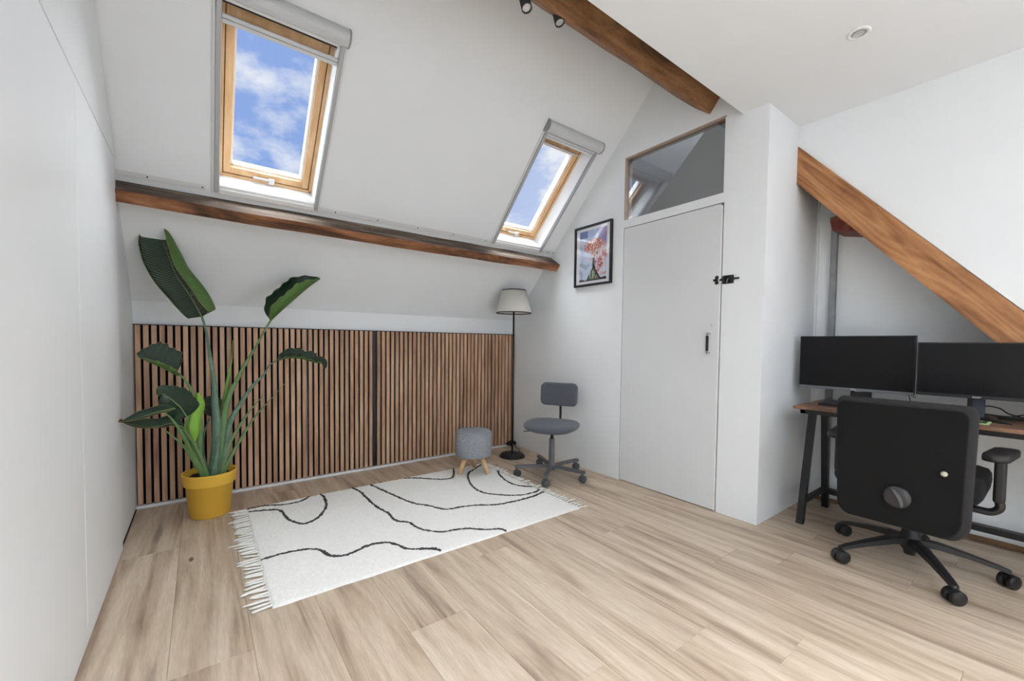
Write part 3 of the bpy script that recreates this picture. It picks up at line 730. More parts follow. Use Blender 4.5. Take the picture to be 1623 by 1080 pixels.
# ------------------------------------------------------------------ potted plant
PX, PY = .035, 3.165
plant = thing('potted_bird_of_paradise', 'tall bird of paradise plant in a yellow pot beside the left wall', 'plant', (PX, PY, 0))
TP = Matrix.Translation((PX, PY, 0))
pot = MB().lathe([(0, 0), (.098, 0), (.104, .004), (.122, .195), (.131, .197), (.1335, .201), (.139, .262), (.1415, .266), (.1415, .270), (.137, .271), (.134, .268), (.126, .20), (.118, .19), (0, .19)], 64, TP)
pot.build('pot', M_yellow, plant, label='mustard yellow plastic pot with a deep rim')
so_ = MB(); prof = [(0, .242), (.05, .240), (.10, .236), (.129, .232), (.120, .195)]
so_.lathe(prof, 40, TP)
for _ in range(90):
    a = random.uniform(0, 2 * PI); r = random.uniform(.02, .118); q = random.uniform(.004, .010)
    so_.lathe([(0, -q), (q, -q * .3), (q * .8, q * .5), (0, q * .8)], 5, Matrix.Translation((PX + r * math.cos(a), PY + r * math.sin(a), .238)) @ Matrix.Rotation(a * 3, 4, 'X'), smooth=False)
so_.build('soil', M_soil, plant)

def leaf_mat(name, base, vein, edge, rough, bump=.5):
    m = bpy.data.materials.new(name); m.use_nodes = True
    N, L = nodes(m.node_tree)
    b = N('ShaderNodeBsdfPrincipled'); o = N('ShaderNodeOutputMaterial'); L(b.outputs[0], o.inputs[0])
    b.inputs['Roughness'].default_value = rough; b.inputs['Specular IOR Level'].default_value = .5
    uv = N('ShaderNodeUVMap'); sp = N('ShaderNodeSeparateXYZ'); L(uv.outputs[0], sp.inputs[0])
    ab = N('ShaderNodeMath', operation='ABSOLUTE'); L(sp.outputs[0], ab.inputs[0])
    ma = N('ShaderNodeMath', operation='MULTIPLY_ADD'); ma.inputs[1].default_value = -.16; L(ab.outputs[0], ma.inputs[0]); L(sp.outputs[1], ma.inputs[2])
    k = N('ShaderNodeMath', operation='MULTIPLY'); k.inputs[1].default_value = 230; L(ma.outputs[0], k.inputs[0])
    sn = N('ShaderNodeMath', operation='SINE'); L(k.outputs[0], sn.inputs[0])
    nz = N('ShaderNodeTexNoise'); nz.inputs['Scale'].default_value = 9; L(uv.outputs[0], nz.inputs['Vector'])
    mr = N('ShaderNodeMapRange'); mr.inputs['From Min'].default_value = -1; mr.inputs['To Min'].default_value = 0; mr.inputs['To Max'].default_value = .35; L(sn.outputs[0], mr.inputs[0])
    mm = N('ShaderNodeMath', operation='MULTIPLY'); L(mr.outputs[0], mm.inputs[0]); L(nz.outputs[0], mm.inputs[1])
    x = N('ShaderNodeMix', data_type='RGBA'); L(mm.outputs[0], x.inputs[0]); x.inputs[6].default_value = base; x.inputs[7].default_value = vein
    e = N('ShaderNodeMapRange', interpolation_type='SMOOTHSTEP'); e.inputs['From Min'].default_value = .972; e.inputs['From Max'].default_value = 1.0; L(ab.outputs[0], e.inputs[0])
    y = N('ShaderNodeMix', data_type='RGBA'); L(e.outputs[0], y.inputs[0]); L(x.outputs[2], y.inputs[6]); y.inputs[7].default_value = edge
    L(y.outputs[2], b.inputs['Base Color'])
    bp = N('ShaderNodeBump'); bp.inputs['Strength'].default_value = bump; bp.inputs['Distance'].default_value = .0025; L(sn.outputs[0], bp.inputs['Height']); L(bp.outputs[0], b.inputs['Normal'])
    return m
L_top = leaf_mat('leaf_upper_side', lin(20, 48, 28), lin(50, 82, 50), lin(120, 130, 70), .2, .45)
L_und = leaf_mat('leaf_underside', lin(72, 108, 46), lin(104, 136, 70), lin(150, 146, 84), .5, .4)
L_top2 = leaf_mat('leaf_upper_side_browned', lin(26, 52, 36), lin(60, 88, 60), lin(176, 134, 96), .35)
L_new = leaf_mat('young_leaf', lin(128, 182, 58), lin(150, 200, 84), lin(120, 150, 60), .4, .3)
L_old = leaf_mat('dull_leaf', lin(52, 58, 50), lin(80, 86, 72), lin(140, 100, 80), .5)
M_rib = mat('midrib', lin(122, 142, 84), .45)
M_stem = mat('plant_stem', lin(104, 136, 84), .45, var=.16, vscale=14)
M_stemy = mat('young_plant_stem', lin(122, 164, 72), .45, var=.1, vscale=14)
M_stemd = mat('bluish_plant_stem', lin(96, 126, 104), .45, var=.22, vscale=22)
M_stemtip = mat('dry_stem_tip', lin(120, 120, 100), .7)
STEMS = {'A': [(0.046, 3.14, 0.229), (0.066, 3.14, 0.401), (0.072, 3.15, 0.563), (0.065, 3.16, 0.704), (0.066, 3.17, 0.764), (0.058, 3.18, 0.862), (0.046, 3.19, 0.96), (0.033, 3.2, 1.091), (0.018, 3.21, 1.178), (0.006, 3.21, 1.226)], 'B': [(0.06, 3.16, 0.221), (0.079, 3.16, 0.373), (0.099, 3.17, 0.501), (0.121, 3.18, 0.653), (0.153, 3.18, 0.774), (0.167, 3.18, 0.791), (0.215, 3.18, 0.902), (0.274, 3.18, 1.015), (0.329, 3.18, 1.13), (0.372, 3.17, 1.215)], 'N': [(0.07, 3.2, 0.253), (0.095, 3.21, 0.416), (0.102, 3.22, 0.582), (0.127, 3.23, 0.771), (0.147, 3.23, 0.894), (0.16, 3.23, 0.957), (0.165, 3.23, 1.082)], 'C': [(0.016, 3.14, 0.235), (-0.017, 3.1, 0.379), (-0.011, 3.08, 0.509), (-0.01, 3.08, 0.614), (-0.034, 3.1, 0.718), (-0.061, 3.1, 0.814), (-0.092, 3.08, 0.868), (-0.119, 3.06, 0.882)], 'D': [(0.069, 3.16, 0.208), (0.107, 3.18, 0.364), (0.142, 3.2, 0.547), (0.206, 3.22, 0.675), (0.277, 3.24, 0.785), (0.34, 3.26, 0.851), (0.371, 3.26, 0.911), (0.419, 3.26, 0.947)], 'E': [(0.016, 3.12, 0.24), (-0.029, 3.08, 0.364), (-0.064, 3.04, 0.482), (-0.086, 3.0, 0.564), (-0.07, 2.99, 0.614), (-0.061, 2.98, 0.649)], 'F': [(0.007, 3.1, 0.242), (-0.033, 3.03, 0.356), (-0.078, 2.96, 0.47), (-0.114, 2.9, 0.536), (-0.152, 2.86, 0.591)], 'F2': [(0.016, 3.1, 0.245), (-0.048, 3.0, 0.427), (-0.099, 2.92, 0.579), (-0.134, 2.88, 0.657), (-0.16, 2.85, 0.697)], 'G': [(0.02, 3.1, 0.25), (-0.008, 3.04, 0.381), (-0.047, 2.99, 0.5), (-0.081, 2.96, 0.575)], 'H': [(0.025, 3.22, 0.211), (0.0, 3.28, 0.336), (0.006, 3.3, 0.466), (0.039, 3.32, 0.573)], 'X1': [(0.078, 3.16, 0.212), (0.106, 3.17, 0.299), (0.145, 3.19, 0.435), (0.224, 3.22, 0.57), (0.286, 3.24, 0.655), (0.33, 3.25, 0.704)], 'X2': [(0.096, 3.16, 0.214), (0.12, 3.17, 0.286), (0.193, 3.2, 0.427), (0.284, 3.23, 0.574), (0.389, 3.25, 0.694), (0.473, 3.27, 0.791)], 'S1': [(0.05, 3.1, 0.239), (0.068, 3.08, 0.37), (0.087, 3.08, 0.497), (0.142, 3.1, 0.596)], 'R': [(0.016, 3.1, 0.245), (-0.017, 3.06, 0.367), (-0.04, 3.02, 0.483)]}
LEAVES = {'A': [(0.006, 3.21, 1.226), (-0.048, 3.21, 1.346), (-0.113, 3.2, 1.465), (-0.148, 3.2, 1.574), (-0.178, 3.2, 1.677), (-0.191, 3.2, 1.726)], 'B': [(0.372, 3.17, 1.215), (0.433, 3.15, 1.284), (0.505, 3.14, 1.359), (0.579, 3.13, 1.435), (0.629, 3.13, 1.481), (0.671, 3.13, 1.516)], 'C': [(-0.115, 3.06, 0.892), (-0.159, 3.02, 0.93), (-0.208, 2.98, 0.962), (-0.248, 2.95, 0.987), (-0.273, 2.94, 1.004)], 'D': [(0.419, 3.26, 0.947), (0.486, 3.24, 0.965), (0.571, 3.22, 0.961), (0.646, 3.2, 0.933), (0.695, 3.2, 0.926), (0.71, 3.2, 0.882)], 'E': [(-0.069, 2.98, 0.645), (-0.098, 2.95, 0.706), (-0.135, 2.93, 0.755), (-0.17, 2.92, 0.788), (-0.193, 2.91, 0.79)], 'F': [(-0.114, 2.86, 0.712), (-0.174, 2.84, 0.702), (-0.227, 2.81, 0.69), (-0.279, 2.79, 0.678), (-0.316, 2.77, 0.674)], 'G': [(-0.081, 2.96, 0.585), (-0.136, 2.93, 0.62), (-0.186, 2.9, 0.616), (-0.25, 2.83, 0.635), (-0.316, 2.78, 0.671)], 'R': [(-0.04, 3.02, 0.483), (-0.058, 2.98, 0.564), (-0.049, 2.98, 0.643), (-0.025, 2.98, 0.712), (-0.018, 2.98, 0.78)], 'H': [(0.058, 3.33, 0.581), (0.059, 3.35, 0.624), (0.041, 3.36, 0.659), (0.013, 3.37, 0.654)]}

def leaf(name, mid, wl, wr, nrm, cl, cr, mats, prof=(.55, .6), pl=1, pr=1, sl=(1, 1), sr=(1, 1), ripple=.0, n=44, m=12, twist=0, label=None, tear=0, fold=0):
    """mid: points base to tip; wl/wr half widths; cl/cr bend towards the normal (radians) reached at the edge; fold: bend at the midrib"""
    P = smoothpath(mid, 10)
    L_ = [0]
    for a, b in zip(P, P[1:]): L_.append(L_[-1] + (b - a).length)
    def at(t):
        d = t * L_[-1]
        for i in range(len(P) - 1):
            if L_[i + 1] >= d: return P[i].lerp(P[i + 1], (d - L_[i]) / max(1e-6, L_[i + 1] - L_[i]))
        return P[-1]
    vs, uvs = [], []
    nrm = Vector(nrm)
    for i in range(n + 1):
        t = i / n; p = at(t); T = (at(min(1, t + .02)) - at(max(0, t - .02))).normalized()
        Nn = (nrm - T * T.dot(nrm)).normalized()
        if twist: Nn = Matrix.Rotation(twist * t, 3, T) @ Nn
        Sd = T.cross(Nn)          # right hand side, seen with the normal towards the viewer and the tip up: S = T x N
        wp = min(1, (max(0, t) / .22)) ** prof[0] * min(1, (1 - t) / .34) ** prof[1]
        wp = max(wp, .03)
        for j in range(-m, m + 1):
            side = 1 if j >= 0 else -1; W_ = wr * (sr[0] + (sr[1] - sr[0]) * t) if side > 0 else wl * (sl[0] + (sl[1] - sl[0]) * t); c = cr if side > 0 else cl; pw = pr if side > 0 else pl
            a = 0; q = p.copy(); steps = abs(j)
            edge = 1 + (tear * noise.noise(Vector((t * 9, side * 5, 2))) if True else 0)
            dl_ = W_ * wp * edge / m
            for k in range(steps):
                th = fold + c * ((k + .5) / m) ** pw * (0.35 + .65 * wp)
                q += (Sd * side * math.cos(th) + Nn * math.sin(th)) * dl_
            if ripple: q += Nn * ripple * math.sin(t * 40 + side) * (abs(j) / m) ** 2
            vs.append(q); uvs.append((j / m, t))
    w2 = 2 * m + 1
    fs = [(i * w2 + j, i * w2 + j + 1, (i + 1) * w2 + j + 1, (i + 1) * w2 + j) for i in range(n) for j in range(w2 - 1)]
    me = bpy.data.meshes.new(name); inv = wm(plant).inverted()
    me.from_pydata([inv @ v for v in vs], [], fs)
    ul = me.uv_layers.new(name='UVMap')
    for lp in me.loops: ul.data[lp.index].uv = uvs[lp.vertex_index]
    for q in me.polygons: q.use_smooth = True
    me.update()
    # make mesh normals agree with nrm at the midrib
    f = me.polygons[(n // 2) * (w2 - 1) + m]
    if f.normal.dot(nrm) < 0: me.flip_normals()
    for q in mats: me.materials.append(q)
    o = bpy.data.objects.new(name, me); C.objects.link(o); o.parent = plant
    sm = o.modifiers.new('thickness', 'SOLIDIFY'); sm.thickness = .0012; sm.offset = -1; sm.material_offset = 1; sm.material_offset_rim = 0
    if label: o['label'] = label
    WM[o.name] = wm(plant)
    MB().tube([at(k / 20) - nrm.normalized() * .0005 for k in range(20)], [.0042 * (1 - k / 24) for k in range(20)], 6).build('midrib', M_rib, o)
    return o

def stem(key, r0, r1, m=M_stem, flat=.6, tipn=0):
    p = smoothpath(STEMS[key], 8); n = len(p)
    b = Vector(STEMS[key][0]); p = [Vector((b.x, b.y, .225))] + p if b.z > .23 else p
    n = len(p)
    rad = [r1 + (r0 - r1) * max(0, 1 - k / (n - 1) / .85) ** 1.15 for k in range(n)]
    return MB().tube(p, rad, 10, flat=flat, up=(0, 1, 0)).build('stem', m, plant)
stem('A', .030, .0065, M_stemd); stem('B', .028, .0065, M_stem); stem('N', .026, .002, M_stemy); stem('C', .020, .0055)
stem('D', .024, .0045, M_stemd); stem('E', .016, .005); stem('F', .014, .004); stem('F2', .014, .004); stem('G', .016, .0045); stem('H', .022, .005, M_stemd)
stem('X1', .020, .0028); stem('X2', .018, .0018); stem('R', .020, .012, M_stemy); stem('S1', .020, .001, M_stemd, flat=.4)
leaf('leaf', LEAVES['A'], .155, .245, (-.1, -.95, .22), 2.4, 3.5, (L_top, L_und), prof=(.12, .22), pl=9, pr=1.45, sl=(.62, 1.0), sr=(1.0, .55), ripple=.003, label='largest glossy dark leaf, rolled at one side', fold=.08, m=20)
leaf('leaf', LEAVES['B'], .125, .105, (-.55, -.45, .75), 1.3, 1.5, (L_top, L_und), prof=(.4, .6), ripple=.004, fold=.45)
leaf('leaf', LEAVES['C'], .075, .115, (.1, -.8, .55), 2.4, .4, (L_top2, L_und), prof=(.18, .6), pl=1.5, ripple=.004, tear=.15, fold=.15)
leaf('leaf', LEAVES['D'], .075, .05, (.1, -.60, .8), .6, 1.5, (L_top2, L_und), prof=(.5, .6), ripple=.005, tear=.3, fold=.1, label='ragged leaf with pale brown edge')
leaf('leaf', LEAVES['E'], .075, .085, (-.1, -.85, .5), .3, .3, (L_top, L_und), prof=(.45, .5), tear=.1, fold=.1)
leaf('leaf', LEAVES['F'], .035, .035, (0, -.6, .8), .5, .7, (L_top2, L_und), prof=(.6, .7), fold=.3)
leaf('leaf', LEAVES['G'], .045, .045, (0, -.75, .65), 1.0, .5, (L_top2, L_und), prof=(.5, .7), tear=.1, fold=.2)
leaf('leaf', LEAVES['R'], .075, .075, (-.4, -.9, .1), -1.5, -1.7, (L_new, L_new), prof=(.9, .8), label='bright green young leaf still rolled up', fold=-.3)
leaf('leaf', LEAVES['H'], .06, .07, (.2, -.9, .4), .3, .3, (L_old, L_und), prof=(.4, .5), fold=.1)
MB().tube([(-.312, 2.775, .674), (-.324, 2.772, .682)], [.006, .009], 6, smooth=False).build('withered_tip', mat('withered_brown', lin(96, 62, 48), .9), plant)

# ------------------------------------------------------------------ floor lamp
LX, LY = 2.375, 3.15
lamp = thing('floor_lamp', 'black floor lamp with a white tapered shade in the corner', 'lamp', (LX, LY, 0))
TL = Matrix.Translation((LX, LY, 0))
MB().lathe([(0, 0), (.122, 0), (.124, .004), (.118, .018), (.104, .030), (.085, .0345), (.022, .036), (.016, .044), (.010, .052), (0, .052)], 56, TL).build('base', M_black, lamp)
MB().cyl((LX, LY, .04), (LX, LY, 1.42), .0085, n=16).build('pole', M_black, lamp)
sh = MB().lathe([(.168, 1.369), (.116, 1.582), (.113, 1.582), (.165, 1.369)], 56, TL); 
sho = sh.build('lamp_shade', M_shade, lamp)
for r, z, zz in ((.1695, 1.366, 1.375), (.1178, 1.577, 1.586)):
    MB().lathe([(r, z), (r - .002, zz), (r - .006, zz), (r - .005, z), (r, z)], 56, TL).build('edge_band', M_black, sho)
s_ = MB()
for k in range(3):
    a = k * 2 * PI / 3; s_.cyl((LX, LY, 1.43), (LX + .135 * math.cos(a), LY + .135 * math.sin(a), 1.50), .002, n=6)
s_.cyl((LX, LY, 1.41), (LX, LY, 1.47), .018, n=16)
s_.build('shade_carrier', M_black, lamp)
MB().lathe([(0, 1.47), (.015, 1.475), (.028, 1.505), (.026, 1.53), (0, 1.548)], 20, TL).build('bulb', M_white, lamp)
MB().tube(smoothpath([(LX + .11, LY + .04, .006), (LX + .2, LY + .14, .005), (2.60, 3.38, .006), (2.62, 3.46, .03), (2.60, 3.475, .045)], 6), .0035, 6).build('cable', M_black, lamp)
MB().tube(smoothpath([(2.54, 3.46, .030), (2.58, 3.46, .048), (2.62, 3.465, .044), (2.655, 3.47, .022)], 5), .017, 10).build('plug', M_black, lamp)
MB().cyl((2.60, 3.468, .002), (2.60, 3.468, .04), .012, n=12).build('plug_foot', M_black, lamp)

# ------------------------------------------------------------------ stool
stl = thing('footstool', 'small round footstool with mottled grey felt seat and three pale wooden legs, on the rug', 'stool', (1.803, 2.925, 0))
TS = Matrix.Translation((1.803, 2.925, 0))
zs = .012
MB().lathe([(0, .150), (.135, .150), (.146, .156), (.150, .168), (.151, .25), (.150, .338), (.144, .352), (.130, .360), (.06, .364), (0, .365)], 56, TS).build('cushion', M_stoolfab, stl)
MB().lathe([(.1485, .345), (.1512, .348), (.1485, .351)], 56, TS).build('piping', M_stoolfab, stl)
for fx, fy in ((1.668, 2.925), (1.872, 2.806), (1.880, 3.040)):
    dx, dy = fx - 1.803, fy - 2.925
    MB().tube([(fx, fy, zs), (1.803 + dx * .55, 2.925 + dy * .55, .152)], [.0165, .0225], 16).build('leg', M_stoolleg, stl)

# ------------------------------------------------------------------ casters
def caster(parent, x, y, ang, r, w, mw, mh, hood=True):
    """twin wheel caster standing at (x, y) in the chair's own frame, rolling direction ang"""
    M = Matrix.Translation((x, y, r)) @ Matrix.Rotation(ang, 4, 'Z')
    b = MB()
    for s in (-1, 1):
        b.lathe([(0, 0), (r * .55, .001), (r * .7, -.002), (r * .9, 0), (r, .003), (r, w * .36), (r * .9, w * .40), (0, w * .40)], 22, M @ Matrix.Rotation(-s * PI / 2, 4, 'X') @ Matrix.Translation((0, 0, w * .10)))
    o = b.build('caster', mw, parent, world=False)
    h = MB()
    if hood:
        pts = []
        for k in range(9):
            a = math.radians(20 + 150 * k / 8); pts.append((r * 1.06 * math.cos(a), r * 1.06 * math.sin(a)))
        t_ = [(p[0], p[1]) for p in pts] + [(-r * .2, 0)]
        h.prism([(px, pz) for px, pz in t_], 'y', -w * .12, w * .12, M)
    h.cyl((x, y, r), (x, y, r * 2 + .012), .006, n=10)
    return o, h

def star_base(root, angs, R, r, w, z_in, z_out, arm, mleg, mwheel, cast_ang):
    for k, a in enumerate(angs):
        c, s = math.cos(a), math.sin(a)
        Mz = Matrix.Rotation(a, 4, 'Z')
        l = arm(Mz)
        o = l.build('leg', mleg, root, world=False)
        ca_, h = caster(o, R * c, R * s, cast_ang[k], r, w, mwheel, mleg)
        # fork belongs to the caster: add its mesh to the same object
        bm = bmesh.new(); bm.from_mesh(ca_.data); me = bpy.data.meshes.new('t'); h.bm.to_mesh(me); bm.from_mesh(me); bm.to_mesh(ca_.data); bm.free(); h.bm.free()

# ------------------------------------------------------------------ small grey task chair
ch = thing('task_chair', 'small grey fabric swivel chair without armrests in the far corner', 'chair', (2.30, 2.51, 0), math.radians(210))
rt = math.radians(210)
def arm_small(M):
    return MB().box((.02, -.016, .068), (.302, .016, .092), M, bev=.002)
A_ = [math.radians(d) - rt for d in (151, 219, 286, 0, 70)]
star_base(ch, A_, .285, .027, .044, 0, 0, arm_small, M_greymet, M_greypl, [math.radians(d) - rt for d in (190, 170, 182, 188, 150)])
MB().lathe([(0, .05), (.030, .05), (.036, .062), (.036, .100), (.024, .112), (.022, .30), (.020, .305), (0, .305)], 28).build('column', M_greymet, ch, world=False)
MB().cyl((0, 0, .30), (0, 0, .385), .013, n=16).build('gas_lift', M_black, ch, world=False)
m_ = MB().box((-.07, -.06, .372), (.09, .06, .388), bev=.004)
m_.build('seat_plate', M_black, ch, world=False)
MB().tube(smoothpath([(.02, -.02, .378), (.03, -.16, .358), (.035, -.235, .348)], 5), [.004] * 10 + [.005], 8).build('height_lever', M_black, ch, world=False)
# seat: rounded shield, thick edge
ns = 40; ring = []
def sx(a):
    c, s = math.cos(a), math.sin(a); e = 2 / 2.6
    return (abs(c) ** e * (.215 if c > 0 else .205) * (1 if c > 0 else -1) + .01, abs(s) ** e * .222 * (1 if s > 0 else -1))
secs = []
for k, (sc1, z) in enumerate(((.55, .388), (.86, .390), (.965, .402), (1.0, .418), (.985, .432), (.93, .442), (.75, .448), (.45, .446), (.15, .444))):
    secs.append([Vector((sx(2 * PI * i / ns)[0] * sc1, sx(2 * PI * i / ns)[1] * sc1, z - (.012 * max(0, sx(2 * PI * i / ns)[0] / .2) ** 2 * sc1))) for i in range(ns)])
MB().loft(secs, smooth=True).build('seat', M_greyfab, ch, world=False)
# backrest, slightly curved
bw, bh = .163, .099
secs = []
ol = rrect(-bw, -bh, bw, bh, .045, 6)
for d, q in ((-.018, .80), (-.020, .92), (-.014, .985), (0, 1.0), (.014, .985), (.020, .93), (.022, .80), (.023, .4)):
    secs.append([Vector((-.205 + d - .0 + .9 * (y * q) ** 2 - .06 * (z * q), y * q, .650 + z * q)) for y, z in ol])
MB().loft(secs, smooth=True).build('backrest', M_greyfab, ch, world=False)
MB().tube(smoothpath([(.0, 0, .380), (-.10, 0, .372), (-.19, 0, .378), (-.232, 0, .43), (-.234, 0, .52), (-.228, 0, .60), (-.226, 0, .67)], 6), .0105, 12, flat=.8).build('back_support', M_black, ch, world=False)
MB().lathe([(0, 0), (.02, .0), (.02, .012), (0, .014)], 16, Matrix.Translation((-.224, 0, .62)) @ Matrix.Rotation(-PI / 2, 4, 'Y')).build('back_knob', M_black, ch, world=False)

# ------------------------------------------------------------------ black office chair
OX, OY = 2.82, .435
oc = thing('office_chair', 'large black office chair with armrests, its back towards the viewer, at the desk', 'chair', (OX, OY, 0))
def arm_big(M):
    pts = [(.02, .145, .034), (.10, .140, .030), (.20, .118, .024), (.30, .092, .019), (.335, .080, .017)]
    secs = []
    for x, z, h in pts:
        w_ = h * .82
        secs.append([M @ Vector(p) for p in ((x, -w_, z - h), (x, w_, z - h), (x, w_ * .9, z - h * .1), (x, w_ * .45, z), (x, -w_ * .45, z), (x, -w_ * .9, z - h * .1))])
    return MB().loft(secs)
A2 = [math.radians(d) for d in (66, 140, 214, 288, 2)]
star_base(oc, A2, .33, .031, .056, 0, 0, arm_big, M_blackpl, M_blackpl, [math.radians(d) for d in (150, 146, 141, 152, 60)])
MB().lathe([(0, .055), (.022, .055), (.026, .075), (.040, .09), (.044, .15), (.034, .16), (.026, .30), (.024, .31), (0, .31)], 28).build('column', M_blackpl, oc, world=False)
MB().cyl((0, 0, .28), (0, 0, .38), .014, n=16).build('gas_lift', M_black, oc, world=False)
MB().box((-.16, -.09, .355), (.13, .09, .40), bev=.012, seg=3).box((-.30, -.04, .36), (-.12, .04, .39), bev=.01).build('mechanism', M_blackpl, oc, world=False)
secs = []
ol = rrect(-.20, -.245, .27, .245, (.09, .07, .07, .09), 7)
for q, z in ((.80, .398), (.93, .402), (.985, .425), (1.0, .46), (.99, .49), (.95, .508), (.85, .516), (.5, .512)):
    secs.append([Vector((x * q + .01, y * q, z - .045 * max(0, (x * q - .16) / .1) ** 2 * .4)) for x, y in ol])
MB().loft(secs, smooth=True).build('seat', M_blackfab, oc, world=False)
MB().prism(rrect(-.17, -.20, .22, .20, .05), 'z', .385, .408, bev=.006).build('seat_shell', M_blackpl, oc, world=False)
# backrest
cy, cz = 0.0, .558
def back_outline(inset=0):
    o = []
    h = .286 - inset; top, bot = .232 - inset, .216 - inset
    pts = rrect(-1, -1, 1, 1, (.13, .13, .26, .20), 8)
    for y, z in pts:
        wy = top if z > 0 else top + (bot - top) * abs(z) ** 1.4
        bow = .006 * math.cos(z * PI / 2)
        o.append((y * (wy + bow), z * h + .004 * (1 - y * y) * (1 if z > 0 else -.6)))
    return o
o0 = back_outline()
secs = []
for d, ins in ((.004, .016), (.008, .004), (.022, -.002), (.040, .0), (.058, .006), (.068, .018), (.072, .05)):
    oo = back_outline(ins)
    secs.append([Vector((-.335 + d + .25 * y * y * .6 - .03 * (z / .27) * .3, cy + y, cz + z)) for y, z in oo])
bo = MB().loft(secs, smooth=True).build('backrest', M_blackfab2, oc, world=False)
secs = []
for d, ins in ((-.002, .030), (-.004, .018), (.000, .014), (.012, .014)):
    secs.append([Vector((-.335 + d + .15 * y * y - .01 * (z / .27), cy + y + .009, cz + z - .008)) for y, z in back_outline(ins)])
MB().loft(secs, smooth=False).build('rear_cover', M_blackfab, bo, world=False)
kM = Matrix.Translation((-.338, -.003, .413)) @ Matrix.Rotation(-PI / 2, 4, 'Y')
kb = MB().lathe([(0, .010), (.030, .010), (.044, .006), (.049, .001), (.049, -.006), (0, -.006)], 36, kM)
ko = kb.build('lumbar_knob', M_knob, oc, world=False, label='round grey lumbar knob')
g = MB(); gp = [Vector((-.352 - .006 * math.sin(PI * k / 8), -.003 - .030 * (k / 8 - .5) * 1.2 - .012 * math.sin(PI * k / 8), .413 + .040 - .08 * k / 8)) for k in range(9)]
g.tube(gp, [.004, .009, .011, .012, .012, .012, .011, .009, .004], 10, flat=.8).build('grip', M_greypl, ko, world=False)
MB().lathe([(0, .006), (.008, .006), (.011, .003), (.011, -.004), (0, -.004)], 20, Matrix.Translation((-.337, -.146, .555)) @ Matrix.Rotation(-PI / 2, 4, 'Y')).build('fixing_button', mat('beige_button', lin(196, 192, 180), .4, metal=.3), oc, world=False, label='small pale round button')
# armrests
for s in (-1, 1):
    y = s * .282
    a = MB().tube(smoothpath([(-.06, s * .12, .372), (-.06, s * .22, .366), (-.06, s * .262, .368), (-.06, s * .285, .392), (-.06, y, .43)], 5), .021, 14, flat=.75).build('armrest', M_blackpl, oc, world=False)
    MB().box((-.084, y - .018, .415), (-.036, y + .018, .62), bev=.010, seg=3).build('post', M_blackpl, a, world=False)
    ol = rrect(-.195, y - .040, .075, y + .040, (.038, .036, .036, .038), 7)
    secs = []
    for q, z in ((.85, .606), (.97, .610), (1.0, .620), (.99, .632), (.93, .639), (.7, .642), (.3, .642)):
        secs.append([Vector((-.06 + (px + .06) * q, y + (py - y) * q + s * .012 * ((px + .06) / .13), z)) for px, py in ol])
    MB().loft(secs, smooth=True).build('pad', M_blackpl, a, world=False)

# ------------------------------------------------------------------ desk
DX0, DX1, DYa, DYb, DZt = 2.875, 3.435, -.13, .985, .725
dk = thing('desk', 'rustic brown board desk on a black metal frame against the niche wall', 'desk', (3.15, .43, 0))
MB().box((DX0, DYa, DZt - .018), (DX1, DYb, DZt), bev=.0015, seg=1).build('tabletop', M_deskwood, dk)
MB().box((DX0 + .03, DYa + .03, DZt - .045), (DX0 + .055, DYb - .03, DZt - .018)).box((DX1 - .055, DYa + .03, DZt - .045), (DX1 - .03, DYb - .03, DZt - .018)) \
    .box((DX0 + .03, DYb - .055, DZt - .045), (DX1 - .03, DYb - .03, DZt - .018)).box((DX0 + .03, DYa + .03, DZt - .045), (DX1 - .03, DYa + .055, DZt - .018)).build('frame_rail', M_black, dk)
for yy in (.945, DYa + .045):
    MB().loft([[Vector((x + a, yy + b, z)) for a, b in ((-.018, -.018), (.018, -.018), (.018, .018), (-.018, .018))] for x, z in ((2.930, 0), (3.085, DZt - .045))]).build('leg', M_black, dk)
    MB().loft([[Vector((x + a, yy + b, z)) for a, b in ((-.018, -.018), (.018, -.018), (.018, .018), (-.018, .018))] for x, z in ((3.375, 0), (3.300, DZt - .045))]).build('leg', M_black, dk)
    MB().box((2.955, yy - .012, .115), (3.37, yy + .012, .145)).build('stretcher', M_black, dk)
MB().box((3.335, DYa + .045, .10), (3.385, .945, .132), bev=.002).build('stretcher', M_black, dk)

